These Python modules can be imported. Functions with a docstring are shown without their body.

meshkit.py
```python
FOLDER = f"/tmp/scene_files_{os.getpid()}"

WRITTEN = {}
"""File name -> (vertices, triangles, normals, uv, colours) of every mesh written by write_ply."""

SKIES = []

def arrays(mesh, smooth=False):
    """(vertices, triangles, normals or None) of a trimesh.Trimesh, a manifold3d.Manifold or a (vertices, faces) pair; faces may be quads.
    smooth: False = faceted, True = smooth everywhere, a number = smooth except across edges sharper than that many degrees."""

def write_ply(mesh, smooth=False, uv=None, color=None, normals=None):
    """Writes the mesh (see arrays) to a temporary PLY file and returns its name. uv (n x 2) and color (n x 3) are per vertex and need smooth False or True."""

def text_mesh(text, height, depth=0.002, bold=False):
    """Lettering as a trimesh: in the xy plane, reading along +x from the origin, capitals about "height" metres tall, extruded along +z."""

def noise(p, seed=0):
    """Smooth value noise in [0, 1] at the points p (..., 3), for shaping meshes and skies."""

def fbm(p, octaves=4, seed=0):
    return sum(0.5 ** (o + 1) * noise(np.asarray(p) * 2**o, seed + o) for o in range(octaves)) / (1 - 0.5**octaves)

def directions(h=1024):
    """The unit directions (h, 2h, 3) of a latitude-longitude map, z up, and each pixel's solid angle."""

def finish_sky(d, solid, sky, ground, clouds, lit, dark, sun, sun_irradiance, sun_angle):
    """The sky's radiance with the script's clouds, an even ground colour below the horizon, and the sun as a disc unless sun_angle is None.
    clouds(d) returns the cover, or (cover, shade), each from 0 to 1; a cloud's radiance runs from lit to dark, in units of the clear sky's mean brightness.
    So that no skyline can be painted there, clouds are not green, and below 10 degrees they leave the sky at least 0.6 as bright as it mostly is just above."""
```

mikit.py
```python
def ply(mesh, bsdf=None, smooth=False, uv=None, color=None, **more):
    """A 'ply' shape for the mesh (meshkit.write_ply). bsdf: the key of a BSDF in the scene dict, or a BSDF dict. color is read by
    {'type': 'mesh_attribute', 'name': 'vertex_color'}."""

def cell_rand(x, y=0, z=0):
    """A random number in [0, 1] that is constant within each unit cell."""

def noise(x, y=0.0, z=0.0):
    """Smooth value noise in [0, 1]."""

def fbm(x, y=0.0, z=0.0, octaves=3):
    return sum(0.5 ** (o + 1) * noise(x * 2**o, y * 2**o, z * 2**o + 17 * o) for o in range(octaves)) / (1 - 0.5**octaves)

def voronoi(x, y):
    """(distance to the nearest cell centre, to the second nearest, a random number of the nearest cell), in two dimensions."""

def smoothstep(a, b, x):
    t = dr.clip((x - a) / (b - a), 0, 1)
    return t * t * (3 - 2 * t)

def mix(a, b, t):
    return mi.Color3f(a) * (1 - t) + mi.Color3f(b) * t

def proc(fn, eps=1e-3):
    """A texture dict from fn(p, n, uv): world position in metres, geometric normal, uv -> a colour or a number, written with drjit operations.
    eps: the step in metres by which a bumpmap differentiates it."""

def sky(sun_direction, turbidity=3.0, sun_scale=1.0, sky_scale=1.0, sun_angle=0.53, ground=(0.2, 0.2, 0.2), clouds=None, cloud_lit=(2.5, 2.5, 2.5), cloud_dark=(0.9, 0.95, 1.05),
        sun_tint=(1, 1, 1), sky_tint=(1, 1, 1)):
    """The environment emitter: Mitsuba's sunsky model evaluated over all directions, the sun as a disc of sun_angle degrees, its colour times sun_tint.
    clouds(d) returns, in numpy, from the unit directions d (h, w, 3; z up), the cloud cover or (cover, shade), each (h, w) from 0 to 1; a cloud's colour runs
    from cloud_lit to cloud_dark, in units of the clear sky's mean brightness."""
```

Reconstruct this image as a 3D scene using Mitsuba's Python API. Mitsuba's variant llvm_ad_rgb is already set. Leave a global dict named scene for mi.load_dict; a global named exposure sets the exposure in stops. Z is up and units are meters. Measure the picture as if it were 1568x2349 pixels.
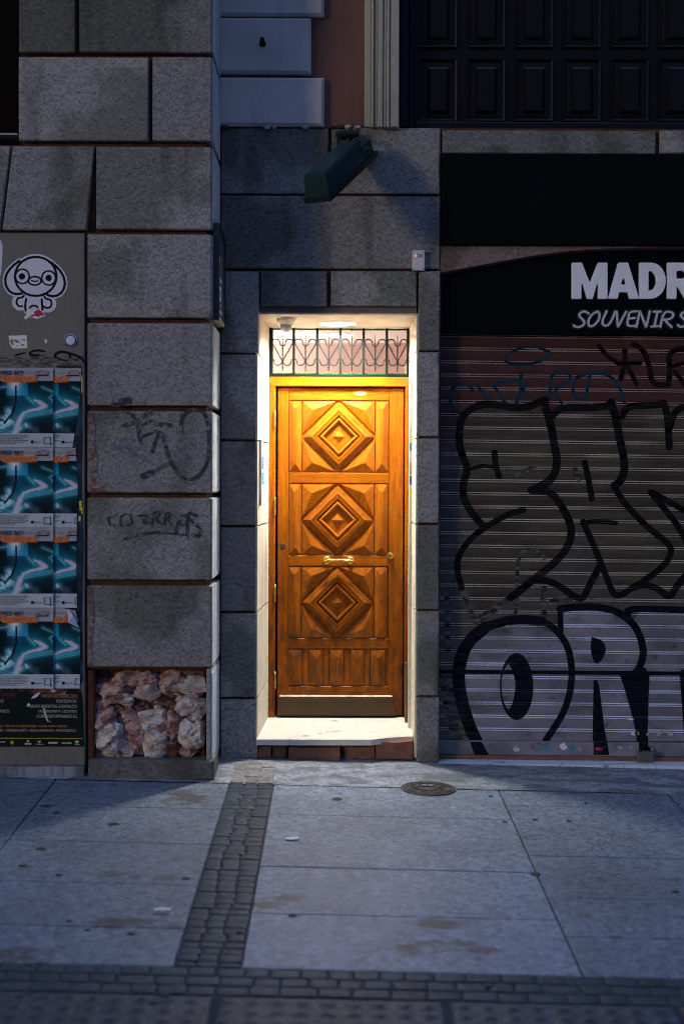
import math, random
import numpy as np, trimesh, drjit as dr, mitsuba as mi, mikit, meshkit
from shapely.geometry import Polygon, LineString, Point, box as sbox, MultiPolygon
from shapely.ops import unary_union
from shapely import affinity

random.seed(7); RNG = np.random.default_rng(7)
scene, labels = {}, {}
T = mi.ScalarTransform4f

# ------------------------------------------------------------------ camera, sky, exposure
FOC, W0, H0 = 3267.0, 1568.0, 2349.0            # measured focal length in photo-display pixels
EYE = np.array([0.0, -8.5, 1.69])
_yaw, _pit, _rol = math.atan((784 - 770) / FOC), math.atan((1174.5 - 1100) / FOC), math.radians(0.2)
FWD = np.array([math.sin(_yaw) * math.cos(_pit), math.cos(_yaw) * math.cos(_pit), -math.sin(_pit)])
_r0 = np.cross(FWD, [0, 0, 1]); _r0 /= np.linalg.norm(_r0)
_u0 = np.cross(_r0, FWD)
RIGHT = _r0 * math.cos(_rol) + _u0 * math.sin(_rol)
UP = _u0 * math.cos(_rol) - _r0 * math.sin(_rol)
scene['camera'] = {'type': 'thinlens', 'fov': 2 * math.degrees(math.atan(W0 / 2 / FOC)), 'fov_axis': 'x',
                   'aperture_radius': 0.014, 'focus_distance': 8.75, 'near_clip': 0.05, 'far_clip': 200.0,
                   'to_world': T().look_at(origin=EYE.tolist(), target=(EYE + FWD).tolist(), up=UP.tolist())}
exposure = 2.0
scene['sky'] = mikit.sky((-0.62, -0.52, 0.11), turbidity=3, sun_scale=0.80, sky_scale=1.45, sun_angle=9,
                         ground=(0.12, 0.12, 0.14), clouds=lambda d: (np.ones(d.shape[:2]), 1 - np.clip(d[..., 2], 0, 1)),   # overcast dusk: brightest overhead
                         cloud_lit=(0.90, 1.38, 2.75), cloud_dark=(0.30, 0.46, 0.92),
                         sun_tint=(0.30, 0.455, 1.05))

# ------------------------------------------------------------------ measuring helpers
def ray(px, py):
    d = FWD + RIGHT * (px - W0 / 2) / FOC + UP * (H0 / 2 - py) / FOC
    return d
def P(px, py, Y):                                 # where a sight line meets the upright plane y = Y
    d = ray(px, py); t = (Y - EYE[1]) / d[1]
    return EYE + d * t
def XZ(px, py, Y):
    p = P(px, py, Y); return (p[0], p[2])
GS, GC = 0.0337, -0.022                           # fall of the pavement towards the street and along it
def gz(x, y): return GS * y + GC * x
def G(px, py):                                    # where a sight line meets the pavement
    d = ray(px, py)
    t = (GS * EYE[1] + GC * EYE[0] - EYE[2]) / (d[2] - GS * d[1] - GC * d[0])
    return EYE + d * t
def R(px0, px1, py0, py1, Y):                     # upright rectangle: x0, x1, z0, z1
    mx, my = (px0 + px1) / 2, (py0 + py1) / 2
    return P(px0, my, Y)[0], P(px1, my, Y)[0], P(mx, py1, Y)[2], P(mx, py0, Y)[2]

# ------------------------------------------------------------------ scene-writing helpers
def numbered(name):
    if name not in scene and name not in labels: return name
    k = 1
    while f'{name}_{k:03d}' in scene or f'{name}_{k:03d}' in labels: k += 1
    return f'{name}_{k:03d}'
_used = {}
def nkey(name):
    n = _used.get(name, 0); _used[name] = n + 1
    return name if n == 0 else f'{name}_{n:03d}'
def add(name, mesh, bsdf, smooth=False, uv=None, **more):
    key = nkey(name)
    v, f = as_vf(mesh)
    if uv is not None and np.ndim(uv) == 1: uv = np.tile(np.asarray(uv, float), (len(v), 1))
    if isinstance(smooth, (int, float)) and not isinstance(smooth, bool) and uv is not None:
        mm = trimesh.graph.smooth_shade(trimesh.Trimesh(v, f, process=False), angle=np.radians(smooth), facet_minarea=None)
        v, f = np.array(mm.vertices), np.array(mm.faces); uv = np.tile(uv[0], (len(v), 1)); smooth = True
    scene[key] = mikit.ply((v, f), bsdf, smooth=smooth, uv=uv, **more)
    return key
def thing(name, label, cat, group=None, kind=None):
    key = nkey(name); labels[key] = {'label': label, 'category': cat}
    if group: labels[key]['group'] = group
    if kind: labels[key]['kind'] = kind
    return key
def struct(name, label=None, cat=None):
    key = nkey(name); labels[key] = {'kind': 'structure'}
    if label: labels[key]['label'] = label
    if cat: labels[key]['category'] = cat
    return key

# ------------------------------------------------------------------ mesh helpers
def as_vf(m):
    if isinstance(m, trimesh.Trimesh): return np.array(m.vertices), np.array(m.faces)
    if hasattr(m, 'to_mesh'):
        q = m.to_mesh(); return np.array(q.vert_properties[:, :3]), np.array(q.tri_verts)
    v, f = np.asarray(m[0], float), np.asarray(m[1], int)
    if f.shape[1] == 4: f = np.vstack([f[:, [0, 1, 2]], f[:, [0, 2, 3]]])
    return v, f
def cat(*ms):
    vs, fs, n = [], [], 0
    for m in ms:
        v, f = as_vf(m); vs.append(v); fs.append(f + n); n += len(v)
    return np.vstack(vs), np.vstack(fs)
def loft(rings, cap_last=True, cap_first=False):   # rings: list of (n,3), quads between; outward for ccw seen from -y towards viewer
    n = len(rings[0]); v = np.vstack(rings); f = []
    for a in range(len(rings) - 1):
        for i in range(n):
            j = (i + 1) % n
            q = [a * n + i, a * n + j, (a + 1) * n + j, (a + 1) * n + i]
            f += [[q[0], q[1], q[2]], [q[0], q[2], q[3]]]
    if cap_last:
        o = (len(rings) - 1) * n
        f += [[o, o + i, o + i + 1] for i in range(1, n - 1)]
    if cap_first:
        f += [[0, i + 1, i] for i in range(1, n - 1)]
    return v, np.array(f)
def ring(pts, y):
    pts = np.asarray(pts, float); return np.stack([pts[:, 0], np.broadcast_to(np.asarray(y, float), (len(pts),)), pts[:, 1]], 1)
def inset(pts, c):
    pts = np.asarray(pts, float); n = len(pts); out = []; c = np.broadcast_to(c, (n,))
    for i in range(n):
        a, b, d = pts[i - 1], pts[i], pts[(i + 1) % n]
        e1, e2 = (b - a) / np.linalg.norm(b - a), (d - b) / np.linalg.norm(d - b)
        n1, n2 = np.array([-e1[1], e1[0]]), np.array([-e2[1], e2[0]])
        m = n1 + n2; m = m / max(np.dot(m, n1), 0.3)
        out.append(b + m * c[i])
    return np.array(out)
def dense(pts, step):
    out = []
    for a, b in zip(pts, np.roll(np.asarray(pts, float), -1, axis=0)):
        a = np.asarray(a, float); k = max(1, int(np.linalg.norm(b - a) / step)); out += [a + (b - a) * t / k for t in range(k)]
    return np.array(out)
def chipped(pts, yf, yb, ch, seed):                 # a stone whose arris is worn and chipped
    if Polygon(pts).exterior.is_ccw is False: pts = list(pts)[::-1]
    d = dense(pts, .028); q = np.stack([d[:, 0] * 14, d[:, 1] * 14, np.full(len(d), seed * 3.7)], 1)
    n = meshkit.noise(q, seed); big = np.clip((meshkit.noise(q * .8 + 40, seed + 3) - .74) / .26, 0, 1)
    c = ch * (.55 + .9 * n) + .017 * big
    return loft([ring(d, yb), ring(inset(d, ch * .15 * n), yf + ch + .012 * big), ring(inset(d, c), yf)])
def polyblock(pts, yf, yb, ch=0.006):              # pts (x, z) counter-clockwise seen from the street
    if Polygon(pts).exterior.is_ccw is False: pts = list(pts)[::-1]
    return loft([ring(pts, yb), ring(pts, yf + ch), ring(inset(pts, ch), yf)])
def block(x0, x1, z0, z1, yf, yb, ch=0.006): return polyblock([(x0, z0), (x1, z0), (x1, z1), (x0, z1)], yf, yb, ch)
def bx(x0, x1, y0, y1, z0, z1):
    b = trimesh.creation.box((abs(x1 - x0), abs(y1 - y0), abs(z1 - z0)))
    b.apply_translation(((x0 + x1) / 2, (y0 + y1) / 2, (z0 + z1) / 2)); return b
def tube(pts, r, n=6, closed=False):
    pts = np.asarray(pts, float); m = len(pts); rs = np.broadcast_to(r, (m,))
    tang = np.gradient(pts, axis=0); tang /= np.linalg.norm(tang, axis=1, keepdims=True) + 1e-12
    ref = np.array([0, 1, 0.]) if abs(tang[0][1]) < .9 else np.array([1, 0, 0.])
    rings = []
    for p, t, rr in zip(pts, tang, rs):
        a = np.cross(t, ref); a /= np.linalg.norm(a) + 1e-12; b = np.cross(t, a)
        an = np.arange(n) * 2 * np.pi / n
        rings.append(p + rr * (np.cos(an)[:, None] * a + np.sin(an)[:, None] * b))
    return loft(rings, True, True)
def lathe(prof, origin, axis, n=16):               # prof: (distance along axis, radius)
    axis = np.asarray(axis, float); axis /= np.linalg.norm(axis)
    ref = np.array([0, 0, 1.]) if abs(axis[2]) < .9 else np.array([1, 0, 0.])
    a = np.cross(axis, ref); a /= np.linalg.norm(a); b = np.cross(axis, a)
    an = np.arange(n) * 2 * np.pi / n
    rings = [np.asarray(origin) + axis * d + max(rr, 1e-4) * (np.cos(an)[:, None] * a + np.sin(an)[:, None] * b) for d, rr in prof]
    return loft(rings, True, True)
def polys(g):
    if g.is_empty: return []
    return [p for p in getattr(g, 'geoms', [g]) if isinstance(p, Polygon) and p.area > 1e-9]
def flat(g, y, t):                                 # a flat shape (x, z) standing at y, t metres thick towards the street
    ms = []
    for p in polys(g):
        m = trimesh.creation.extrude_polygon(p, t, engine='earcut')
        v = np.array(m.vertices); ms.append((np.stack([v[:, 0], y - v[:, 2], v[:, 1]], 1), np.array(m.faces)))
    return cat(*ms)
def smoothline(pts, k=3):
    pts = np.asarray(pts, float)
    for _ in range(k):
        q = [pts[0]]
        for a, b in zip(pts[:-1], pts[1:]): q += [a * .75 + b * .25, a * .25 + b * .75]
        q.append(pts[-1]); pts = np.array(q)
    return pts
def stroke(pts, w, k=2):
    return LineString(smoothline(pts, k)).buffer(w / 2, quad_segs=4)
_txt = {}
def text_shape(text, height):
    if text not in _txt:
        m = meshkit.text_mesh(text, 1.0, 0.1, bold=False); v, f = np.array(m.vertices), np.array(m.faces)
        top = [Polygon(v[t][:, :2]) for t in f if np.all(v[t][:, 2] > 0.05)]
        _txt[text] = unary_union([p.buffer(1e-4) for p in top if p.area > 1e-8]).simplify(0.006)
    return affinity.scale(_txt[text], height, height, origin=(0, 0))
def text_box(text, x0, x1, z0, z1, shear=0.0):     # lettering fitted into a rectangle
    g = text_shape(text, 1.0); a = g.bounds
    g = affinity.translate(g, -a[0], -a[1])
    if shear: g = affinity.affine_transform(g, [1, shear, 0, 1, 0, 0]); a = g.bounds; g = affinity.translate(g, -a[0], -a[1])
    b = g.bounds
    return affinity.translate(affinity.scale(g, (x1 - x0) / b[2], (z1 - z0) / b[3], origin=(0, 0)), x0, z0)
def lump(c, r, seed, sy=0.7, amp=0.5, sub=3):
    m = trimesh.creation.icosphere(sub, 1.0); v = np.array(m.vertices)
    n = meshkit.fbm(v * 1.6 + seed * 7.3, 4, seed) - .5
    n2 = np.abs(meshkit.noise(v * 4 + seed * 3.1, seed + 5) - .5)
    v = v * (1 + amp * n * 1.5 - .25 * n2)[:, None]
    rg = np.random.default_rng(seed)
    for _ in range(6):                               # broken faces
        q = rg.normal(size=3); q /= np.linalg.norm(q); d_ = rg.uniform(.62, .92)
        v = v - q * np.maximum(0, v @ q - d_)[:, None] * .93
    v = v + .05 * (meshkit.noise(v * 9 + seed, seed + 9) - .5)[:, None] * v
    v = v * np.array([r[0], r[0] * sy, r[1]])
    return v + np.asarray(c), np.array(m.faces)

# ------------------------------------------------------------------ materials
def bsdf(name, base, rough=0.6, metallic=0.0, spec=0.5, bump=None, bscale=1.0, **more):
    if not isinstance(base, dict): base = {'type': 'rgb', 'value': list(map(float, base))}
    d = {'type': 'principled', 'base_color': base, 'roughness': rough, 'metallic': metallic, 'specular': spec, **more}
    if bump is not None: d = {'type': 'bumpmap', 'arbitrary': bump, 'scale': bscale, 'bsdf': d}
    scene[name] = {'type': 'twosided', 'bsdf': d}
fbm, noise, cell, sstep, mix = mikit.fbm, mikit.noise, mikit.cell_rand, mikit.smoothstep, mikit.mix

def granite_colour(p, tone):
    a = noise(p.x * 150, p.y * 150, p.z * 150)
    b = noise(p.x * 62 + 9, p.y * 62, p.z * 62)
    c = noise(p.x * 300, p.y * 300, p.z * 300 + 4)
    g = 0.215 + 0.13 * (tone - .5)
    sp = 1 + 0.66 * (a - .5) + 0.60 * (b - .5) + 0.3 * (c - .5)
    dark = sstep(0.69, 0.86, noise(p.x * 92 + p.z * 61 + 31, p.y * 110, p.z * 92 - p.x * 61))
    st = fbm(p.x * 2.3 + tone * 40, p.y * 2.3, p.z * 1.6 + tone * 13, 4)
    stain = sstep(0.49, 0.60, st)
    drip = sstep(.56, .74, fbm(p.x * 8 + tone * 9, p.y * 8, p.z * .9 + tone * 5, 3))
    k = g * sp * (1 - 0.30 * drip) * (1 - 0.50 * dark) * (1 - 0.42 * stain)
    warm = mi.Color3f(1.02, 0.97, 0.98) * (1 - stain) + mi.Color3f(1.02, 1.0, 0.93) * stain
    return warm * k
bsdf('granite', mikit.proc(lambda p, n, uv: granite_colour(p, uv.x)), 0.75, spec=0.35)
bsdf('arch_granite', mikit.proc(lambda p, n, uv: granite_colour(p, uv.x) * mi.Color3f(.80, .58, .56)), 0.75, spec=0.3)
def faded(p, uv, ink, lo, hi):
    k = sstep(lo, hi, fbm(p.x * 45, p.y * 45, p.z * 45, 3))
    return granite_colour(p, uv.x) * (1 - k) + mi.Color3f(*ink) * k
bsdf('faded_black_paint', mikit.proc(lambda p, n, uv: faded(p, uv, (.034, .032, .042), .22, .58)), 0.75, spec=0.3)
bsdf('faded_blue_paint', mikit.proc(lambda p, n, uv: faded(p, uv, (.10, .105, .16), .40, .66)), 0.75, spec=0.3)
bsdf('faded_red_paint', mikit.proc(lambda p, n, uv: faded(p, uv, (.13, .052, .048), .28, .70)), 0.75, spec=0.3)
bsdf('joint_mortar', mikit.proc(lambda p, n, uv: mix((.055, .022, .016), (.12, .055, .04), fbm(p.x * 30, p.y * 30, p.z * 30, 3))), 0.9, spec=0.1)
bsdf('dark_granite', mikit.proc(lambda p, n, uv: granite_colour(p, mi.Float(.3)) * (.42 + .35 * fbm(p.x * 9, p.y * 9, p.z * 5, 3))), 0.7, spec=0.3)

def plaster(c, d, s=3.0):
    def fn(p, n, uv):
        a = fbm(p.x * s, p.y * s, p.z * s * .6, 4); b = noise(p.x * 55, p.y * 55, p.z * 55)
        drip = sstep(.55, .8, fbm(p.x * 9, p.y * 9, p.z * .9 + 3, 3))
        return mix(c, d, sstep(.35, .75, a)) * (1 + .10 * (b - .5)) * (1 - .28 * drip)
    return mikit.proc(fn)
bsdf('quoin_plaster', plaster((.50, .475, .49), (.39, .375, .39)), 0.8, spec=0.25)
bsdf('red_plaster', plaster((.19, .085, .070), (.135, .075, .060)), 0.85, spec=0.2)
bsdf('cream_plaster', plaster((.40, .37, .31), (.31, .29, .25)), 0.75, spec=0.25)
bsdf('jamb_cream', plaster((.54, .50, .41), (.46, .425, .34), 5), 0.6, spec=0.3)
bsdf('side_render', plaster((.40, .43, .46), (.32, .35, .38), 4), 0.7, spec=0.3)
bsdf('lintel_brown', (.20, .145, .135), 0.85, spec=0.15)
bsdf('hall_pink', (.74, .54, .50), 0.7, spec=0.2)
bsdf('hall_white', (.75, .74, .72), 0.7, spec=0.2)
bsdf('dark_wood', mikit.proc(lambda p, n, uv: mix((.010, .011, .014), (.020, .019, .021), fbm(p.x * 40, p.y * 40, p.z * 4, 3)) * .35 + mi.Color3f(.045, .052, .070) * sstep(.45, .8, n.z) * (.4 + .9 * noise(p.x * 9, p.y * 9, p.z * 2))), 0.30, spec=0.16)  # sky highlights on upward faces painted in as a paler tone
bsdf('navy_frame', (.004, .006, .013), 0.4, spec=0.15)
bsdf('fascia_black', mikit.proc(lambda p, n, uv: mix((.0045, .0065, .0085), (.008, .011, .014), fbm(p.x * 6, p.y, p.z * 2, 4)) * .5 + mi.Color3f(.012, .020, .028) * sstep(.60, .85, fbm(p.x * 26, p.y, p.z * 2.2, 3)) * sstep(2.55, 2.15, p.z)), 0.45, spec=0.05)
bsdf('sign_black', (.003, .0035, .005), 0.45, spec=0.05)
bsdf("letter_white", (.80, .80, .88), 0.45, spec=0.4)
bsdf('letter_thin', (.50, .50, .55), 0.45, spec=0.4)
bsdf('acrylic_halo', (.014, .014, .017), 0.3, spec=0.2)
bsdf('void_black', (.006, .004, .004), 0.9, spec=0.05)

# varnished oak; uv = (random offset of the piece, angle of the grain)
def oak(p, n, uv):
    ca, sa = dr.cos(uv.y), dr.sin(uv.y)
    g = p.x * ca + p.z * sa + uv.x * 7.0                 # along
    c = -p.x * sa + p.z * ca + uv.x * 3.0 + p.y * .6     # across
    wav = fbm(g * 2.2, c * 9, uv.x * 50, 3)
    rings = 0.5 + 0.5 * dr.sin((c * 85 + wav * 9) * 2.0)
    pores = sstep(.52, .80, noise(g * 22, c * 420, uv.x * 9))
    tone = fbm(g * 3, c * 14, uv.x * 20, 3)
    col = mix((.25, .056, .0018), (.41, .116, .0028), tone)
    col = col * (1 - .17 * rings * rings) * (1 - .27 * pores) * (.93 + .14 * uv.x)
    h = p.z                                              # darker, deeper tone towards the doorstep, dirty in patches
    low_tone = sstep(1.65, .30, h + .30 * (fbm(p.x * 5, p.y * 5, p.z * 2.5, 3) - .5))
    grime = low_tone * sstep(.35, .75, fbm(p.x * 26, p.y * 26, p.z * 9, 3))
    col = mix(col, col * mi.Color3f(.62, .58, .22), low_tone * .72)
    scuff = sstep(.70, .84, fbm(p.x * 11 + 2, p.y * 11, p.z * 8, 4))
    col = mix(col, (.20, .115, .030), scuff * .55)
    return mix(col, (.030, .022, .014), grime * .65)
bsdf('door_oak', mikit.proc(oak), mikit.proc(lambda p, n, uv: mi.Float(.30) + .30 * sstep(.7, .2, p.z)), spec=0.12, clearcoat=0.14, clearcoat_gloss=0.9)
bsdf('kick_board', mikit.proc(lambda p, n, uv: mix((.020, .011, .004), (.065, .030, .007), fbm(p.x * 14, p.y * 30, p.z * 26, 4))), 0.5, spec=0.4)
bsdf('worn_edge', mikit.proc(lambda p, n, uv: mix((.30, .22, .13), (.55, .46, .33), noise(p.x * 60, p.y * 30, 0))), 0.5, spec=0.4)
bsdf('residue', (.45, .17, .06), 0.6, spec=0.2)
bsdf('brass', (.58, .35, .075), 0.24, metallic=1.0)
bsdf('old_brass', mikit.proc(lambda p, n, uv: mix((.30, .20, .06), (.62, .43, .14), fbm(p.x * 60, p.y * 60, p.z * 40, 3))), 0.36, metallic=1.0)
bsdf('door_gap', (.012, .016, .010), 0.8, spec=0.1)
bsdf('iron_paint', (.0035, .006, .0055), 0.4, spec=0.08)
bsdf('green_paint', (.006, .065, .008), 0.45, spec=0.1)
scene['pane_glass'] = {'type': 'thindielectric', 'int_ior': 1.5}
bsdf('lamp_rim', (.80, .78, .72), 0.4)
bsdf('lamp_dark', (.02, .02, .02), 0.5)
bsdf('dome_white', (.74, .70, .58), 0.4)
bsdf('dome_glass', (.34, .34, .34), 0.08, spec=0.8)

def marble(p, n, uv):
    w = fbm(p.x * 2.5 + 4, p.y * 5, p.z * 3, 4)
    v = dr.abs(dr.sin((p.x * 2 + p.y * 7 + w * 6) * 3.0))
    vein = sstep(.12, .0, v) * .5
    sp = sstep(.78, .9, fbm(p.x * 11, p.y * 11, 3, 3))
    return mix((.56, .54, .48), (.40, .37, .32), vein) * (1 - .45 * sp)
bsdf('step_marble', mikit.proc(marble), 0.38, spec=0.45)
def veined(p, n, uv):
    w = fbm(p.x * 1.7, p.y * 4, 2.0, 3)
    v = dr.abs(dr.sin((p.x * 1.1 - p.y * 6 + w * 5) * 2.2))
    return mix((.55, .62, .74), (.20, .15, .10), sstep(.16, .02, v) * .8)
bsdf('threshold_marble', mikit.proc(veined), 0.3, spec=0.5)
bsdf('rough_brick', mikit.proc(lambda p, n, uv: mix((.10, .045, .030), (.26, .12, .085), fbm(p.x * 18, p.y * 18, p.z * 24, 4))), 0.9, spec=0.15)
def rub(c1, c2):
    return mikit.proc(lambda p, n, uv: mix(c1, c2, sstep(.36, .62, fbm(p.x * 24 + uv.x * 9, p.y * 24, p.z * 24, 4))) * (.75 + .5 * noise(p.x * 120, p.y * 120, p.z * 120)))
bsdf('rubble_pink', rub((.20, .10, .092), (.43, .285, .27)), 0.95, spec=0.1)
bsdf('rubble_white', rub((.36, .25, .235), (.52, .485, .455)), 0.95, spec=0.1)
bsdf('rubble_brown', rub((.055, .024, .020), (.17, .085, .070)), 0.95, spec=0.1)
bsdf('niche_dark', mikit.proc(lambda p, n, uv: mix((.045, .014, .010), (.13, .05, .04), fbm(p.x * 30, p.y * 30, p.z * 30, 3))), 0.95, spec=0.1)

def sheet_metal(p, n, uv):
    a = fbm(p.x * 5, p.y, p.z * 2.5, 4); low = sstep(.95, .55, p.z + .1 * (noise(p.x * 20, 1, p.z * 20) - .5))
    scr = sstep(.72, .85, noise(p.x * 160, 2.0, p.z * 18))
    return mix((.175, .165, .148), (.145, .138, .128), a) * (1 - .12 * scr) * (1 - .35 * low * fbm(p.x * 30, 0, p.z * 10, 3))
bsdf('panel_grey', mikit.proc(sheet_metal), 0.5, spec=0.4)
bsdf('panel_scuffed', mikit.proc(lambda p, n, uv: mix((.06, .055, .05), (.20, .17, .15), sstep(.3, .7, fbm(p.x * 40, p.y * 40, p.z * 90, 3)))), 0.7, spec=0.3)
bsdf('lock_steel', (.42, .43, .47), 0.25, metallic=1.0)
bsdf('ink_black', (.005, .005, .006), 0.6, spec=0.12)
bsdf('ink_brown', (.12, .07, .06), 0.6, spec=0.3)
bsdf('ink_orange', (.72, .17, .02), 0.6, spec=0.3)
bsdf('ink_gold', (.46, .235, .025), 0.6, spec=0.3)
bsdf('ink_cream', (.46, .40, .35), 0.6, spec=0.3)
bsdf('ink_rose', (.42, .20, .165), 0.6, spec=0.3)
bsdf('ink_red', (.42, .025, .035), 0.55, spec=0.4)
bsdf('ink_olive', (.24, .26, .06), 0.6); bsdf('ink_blue', (.05, .10, .30), 0.6); bsdf('ink_yellow', (.60, .50, .04), 0.6)
bsdf('ink_teal', (.03, .20, .28), 0.6); bsdf('ink_pink', (.55, .20, .22), 0.6)
bsdf('sticker_white', (.64, .63, .74), 0.5, spec=0.4)
bsdf('paper_white', (.60, .60, .68), 0.7, spec=0.2)

def seg(x, y, ax, ay, bx_, by):
    dx, dy = bx_ - ax, by - ay
    t = dr.clip(((x - ax) * dx + (y - ay) * dy) / (dx * dx + dy * dy), 0, 1)
    return dr.sqrt(dr.square(x - ax - t * dx) + dr.square(y - ay - t * dy))
def poster(p, n, uv):                              # flat print; uv over the whole sheet, v downwards
    u, v = uv.x, uv.y
    a = (v - .164) / .658
    paper = mix((.40, .40, .46), (.30, .30, .345), fbm(p.x * 16, p.y * 40, p.z * 16, 3))
    foot = mi.Color3f(.46, .50, .58) * (.85 + .3 * fbm(p.x * 14, p.y, p.z * 14, 3))
    art = mix((.0008, .003, .006), (.001, .016, .027), fbm(u * 4, a * 4, 1.0, 3))
    art = art + mi.Color3f(.0, .07, .13) * dr.exp(-dr.square((u - .36) / .16)) * sstep(1.0, .2, a)
    inb = sstep(.14, .17, u) * sstep(.55, .52, u) * sstep(.29, .27, a)
    art = art + inb * mi.Color3f(.01, .30, .44) * (.45 + 1.2 * sstep(.05, .28, a) * .4)
    glow = dr.exp(-dr.square((u - .29) / .10) - dr.square(a / .17))
    art = art + mi.Color3f(.85, .80, .82) * glow
    fig = dr.minimum(seg(u, a, .32, .10, .32, .42), dr.minimum(seg(u, a, .32, .42, .25, .63), seg(u, a, .25, .63, .11, .81)))
    wob = .012 * (fbm(u * 9, a * 9, 3.0, 2) - .5)
    pts = [(.66, .365, .010), (.75, .41, .035), (.855, .485, .052), (.74, .53, .036), (.56, .575, .024), (.46, .62, .032), (.40, .72, .045), (.35, .86, .055), (.31, 1.0, .07)]
    band, soft = mi.Float(9), mi.Float(9)
    for q, r_ in zip(pts[:-1], pts[1:]):
        d_ = seg(u, a, q[0], q[1], r_[0], r_[1]) + wob
        band = dr.minimum(band, d_ / ((q[2] + r_[2]) / 2)); soft = dr.minimum(soft, d_)
    art = art + mi.Color3f(.02, .32, .46) * dr.exp(-soft * 12)
    lines = mi.Float(9)
    for k, (x0, y0, x1, y1) in enumerate([(.5, .66, 1.0, .555), (.48, .70, 1.0, .60), (.53, .31, .66, .45), (.80, .12, 1.0, .21), (.93, .32, 1.0, .27), (.93, .32, 1.0, .39), (0, .13, .14, .11), (0, .88, .28, 1.0), (.0, .95, .18, 1.0)]):
        lines = dr.minimum(lines, seg(u, a, x0, y0, x1, y1) + wob * .6)
    art = art + mi.Color3f(.09, .38, .48) * dr.exp(-lines * 55)
    cl = sstep(.42, .72, fbm(u * 7 + a * 3, a * 9 - u * 4, 8.0, 4))
    c1 = dr.exp(-dr.square(seg(u, a, .05, .85, .20, .60) / .075)) + .9 * dr.exp(-dr.square(seg(u, a, .14, .82, .32, .72) / .07)) + .9 * dr.exp(-dr.square(seg(u, a, .50, .84, .70, .97) / .06)) + .7 * dr.exp(-dr.square(seg(u, a, .40, .90, .56, .82) / .05))
    art = art + mi.Color3f(.40, .74, .88) * c1 * (.12 + 1.0 * cl)
    art = mix(art, (.66, .60, .72), sstep(1.5, .1, band) * .95)
    art = mix(art, (.004, .012, .02), sstep(.022, .012, fig))
    col = dr.select(v < .164, paper, dr.select(v > .822, foot, art))
    return dr.clip(col, 0, .8)
bsdf('poster_print', mikit.proc(poster), 0.5, spec=0.10)
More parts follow.
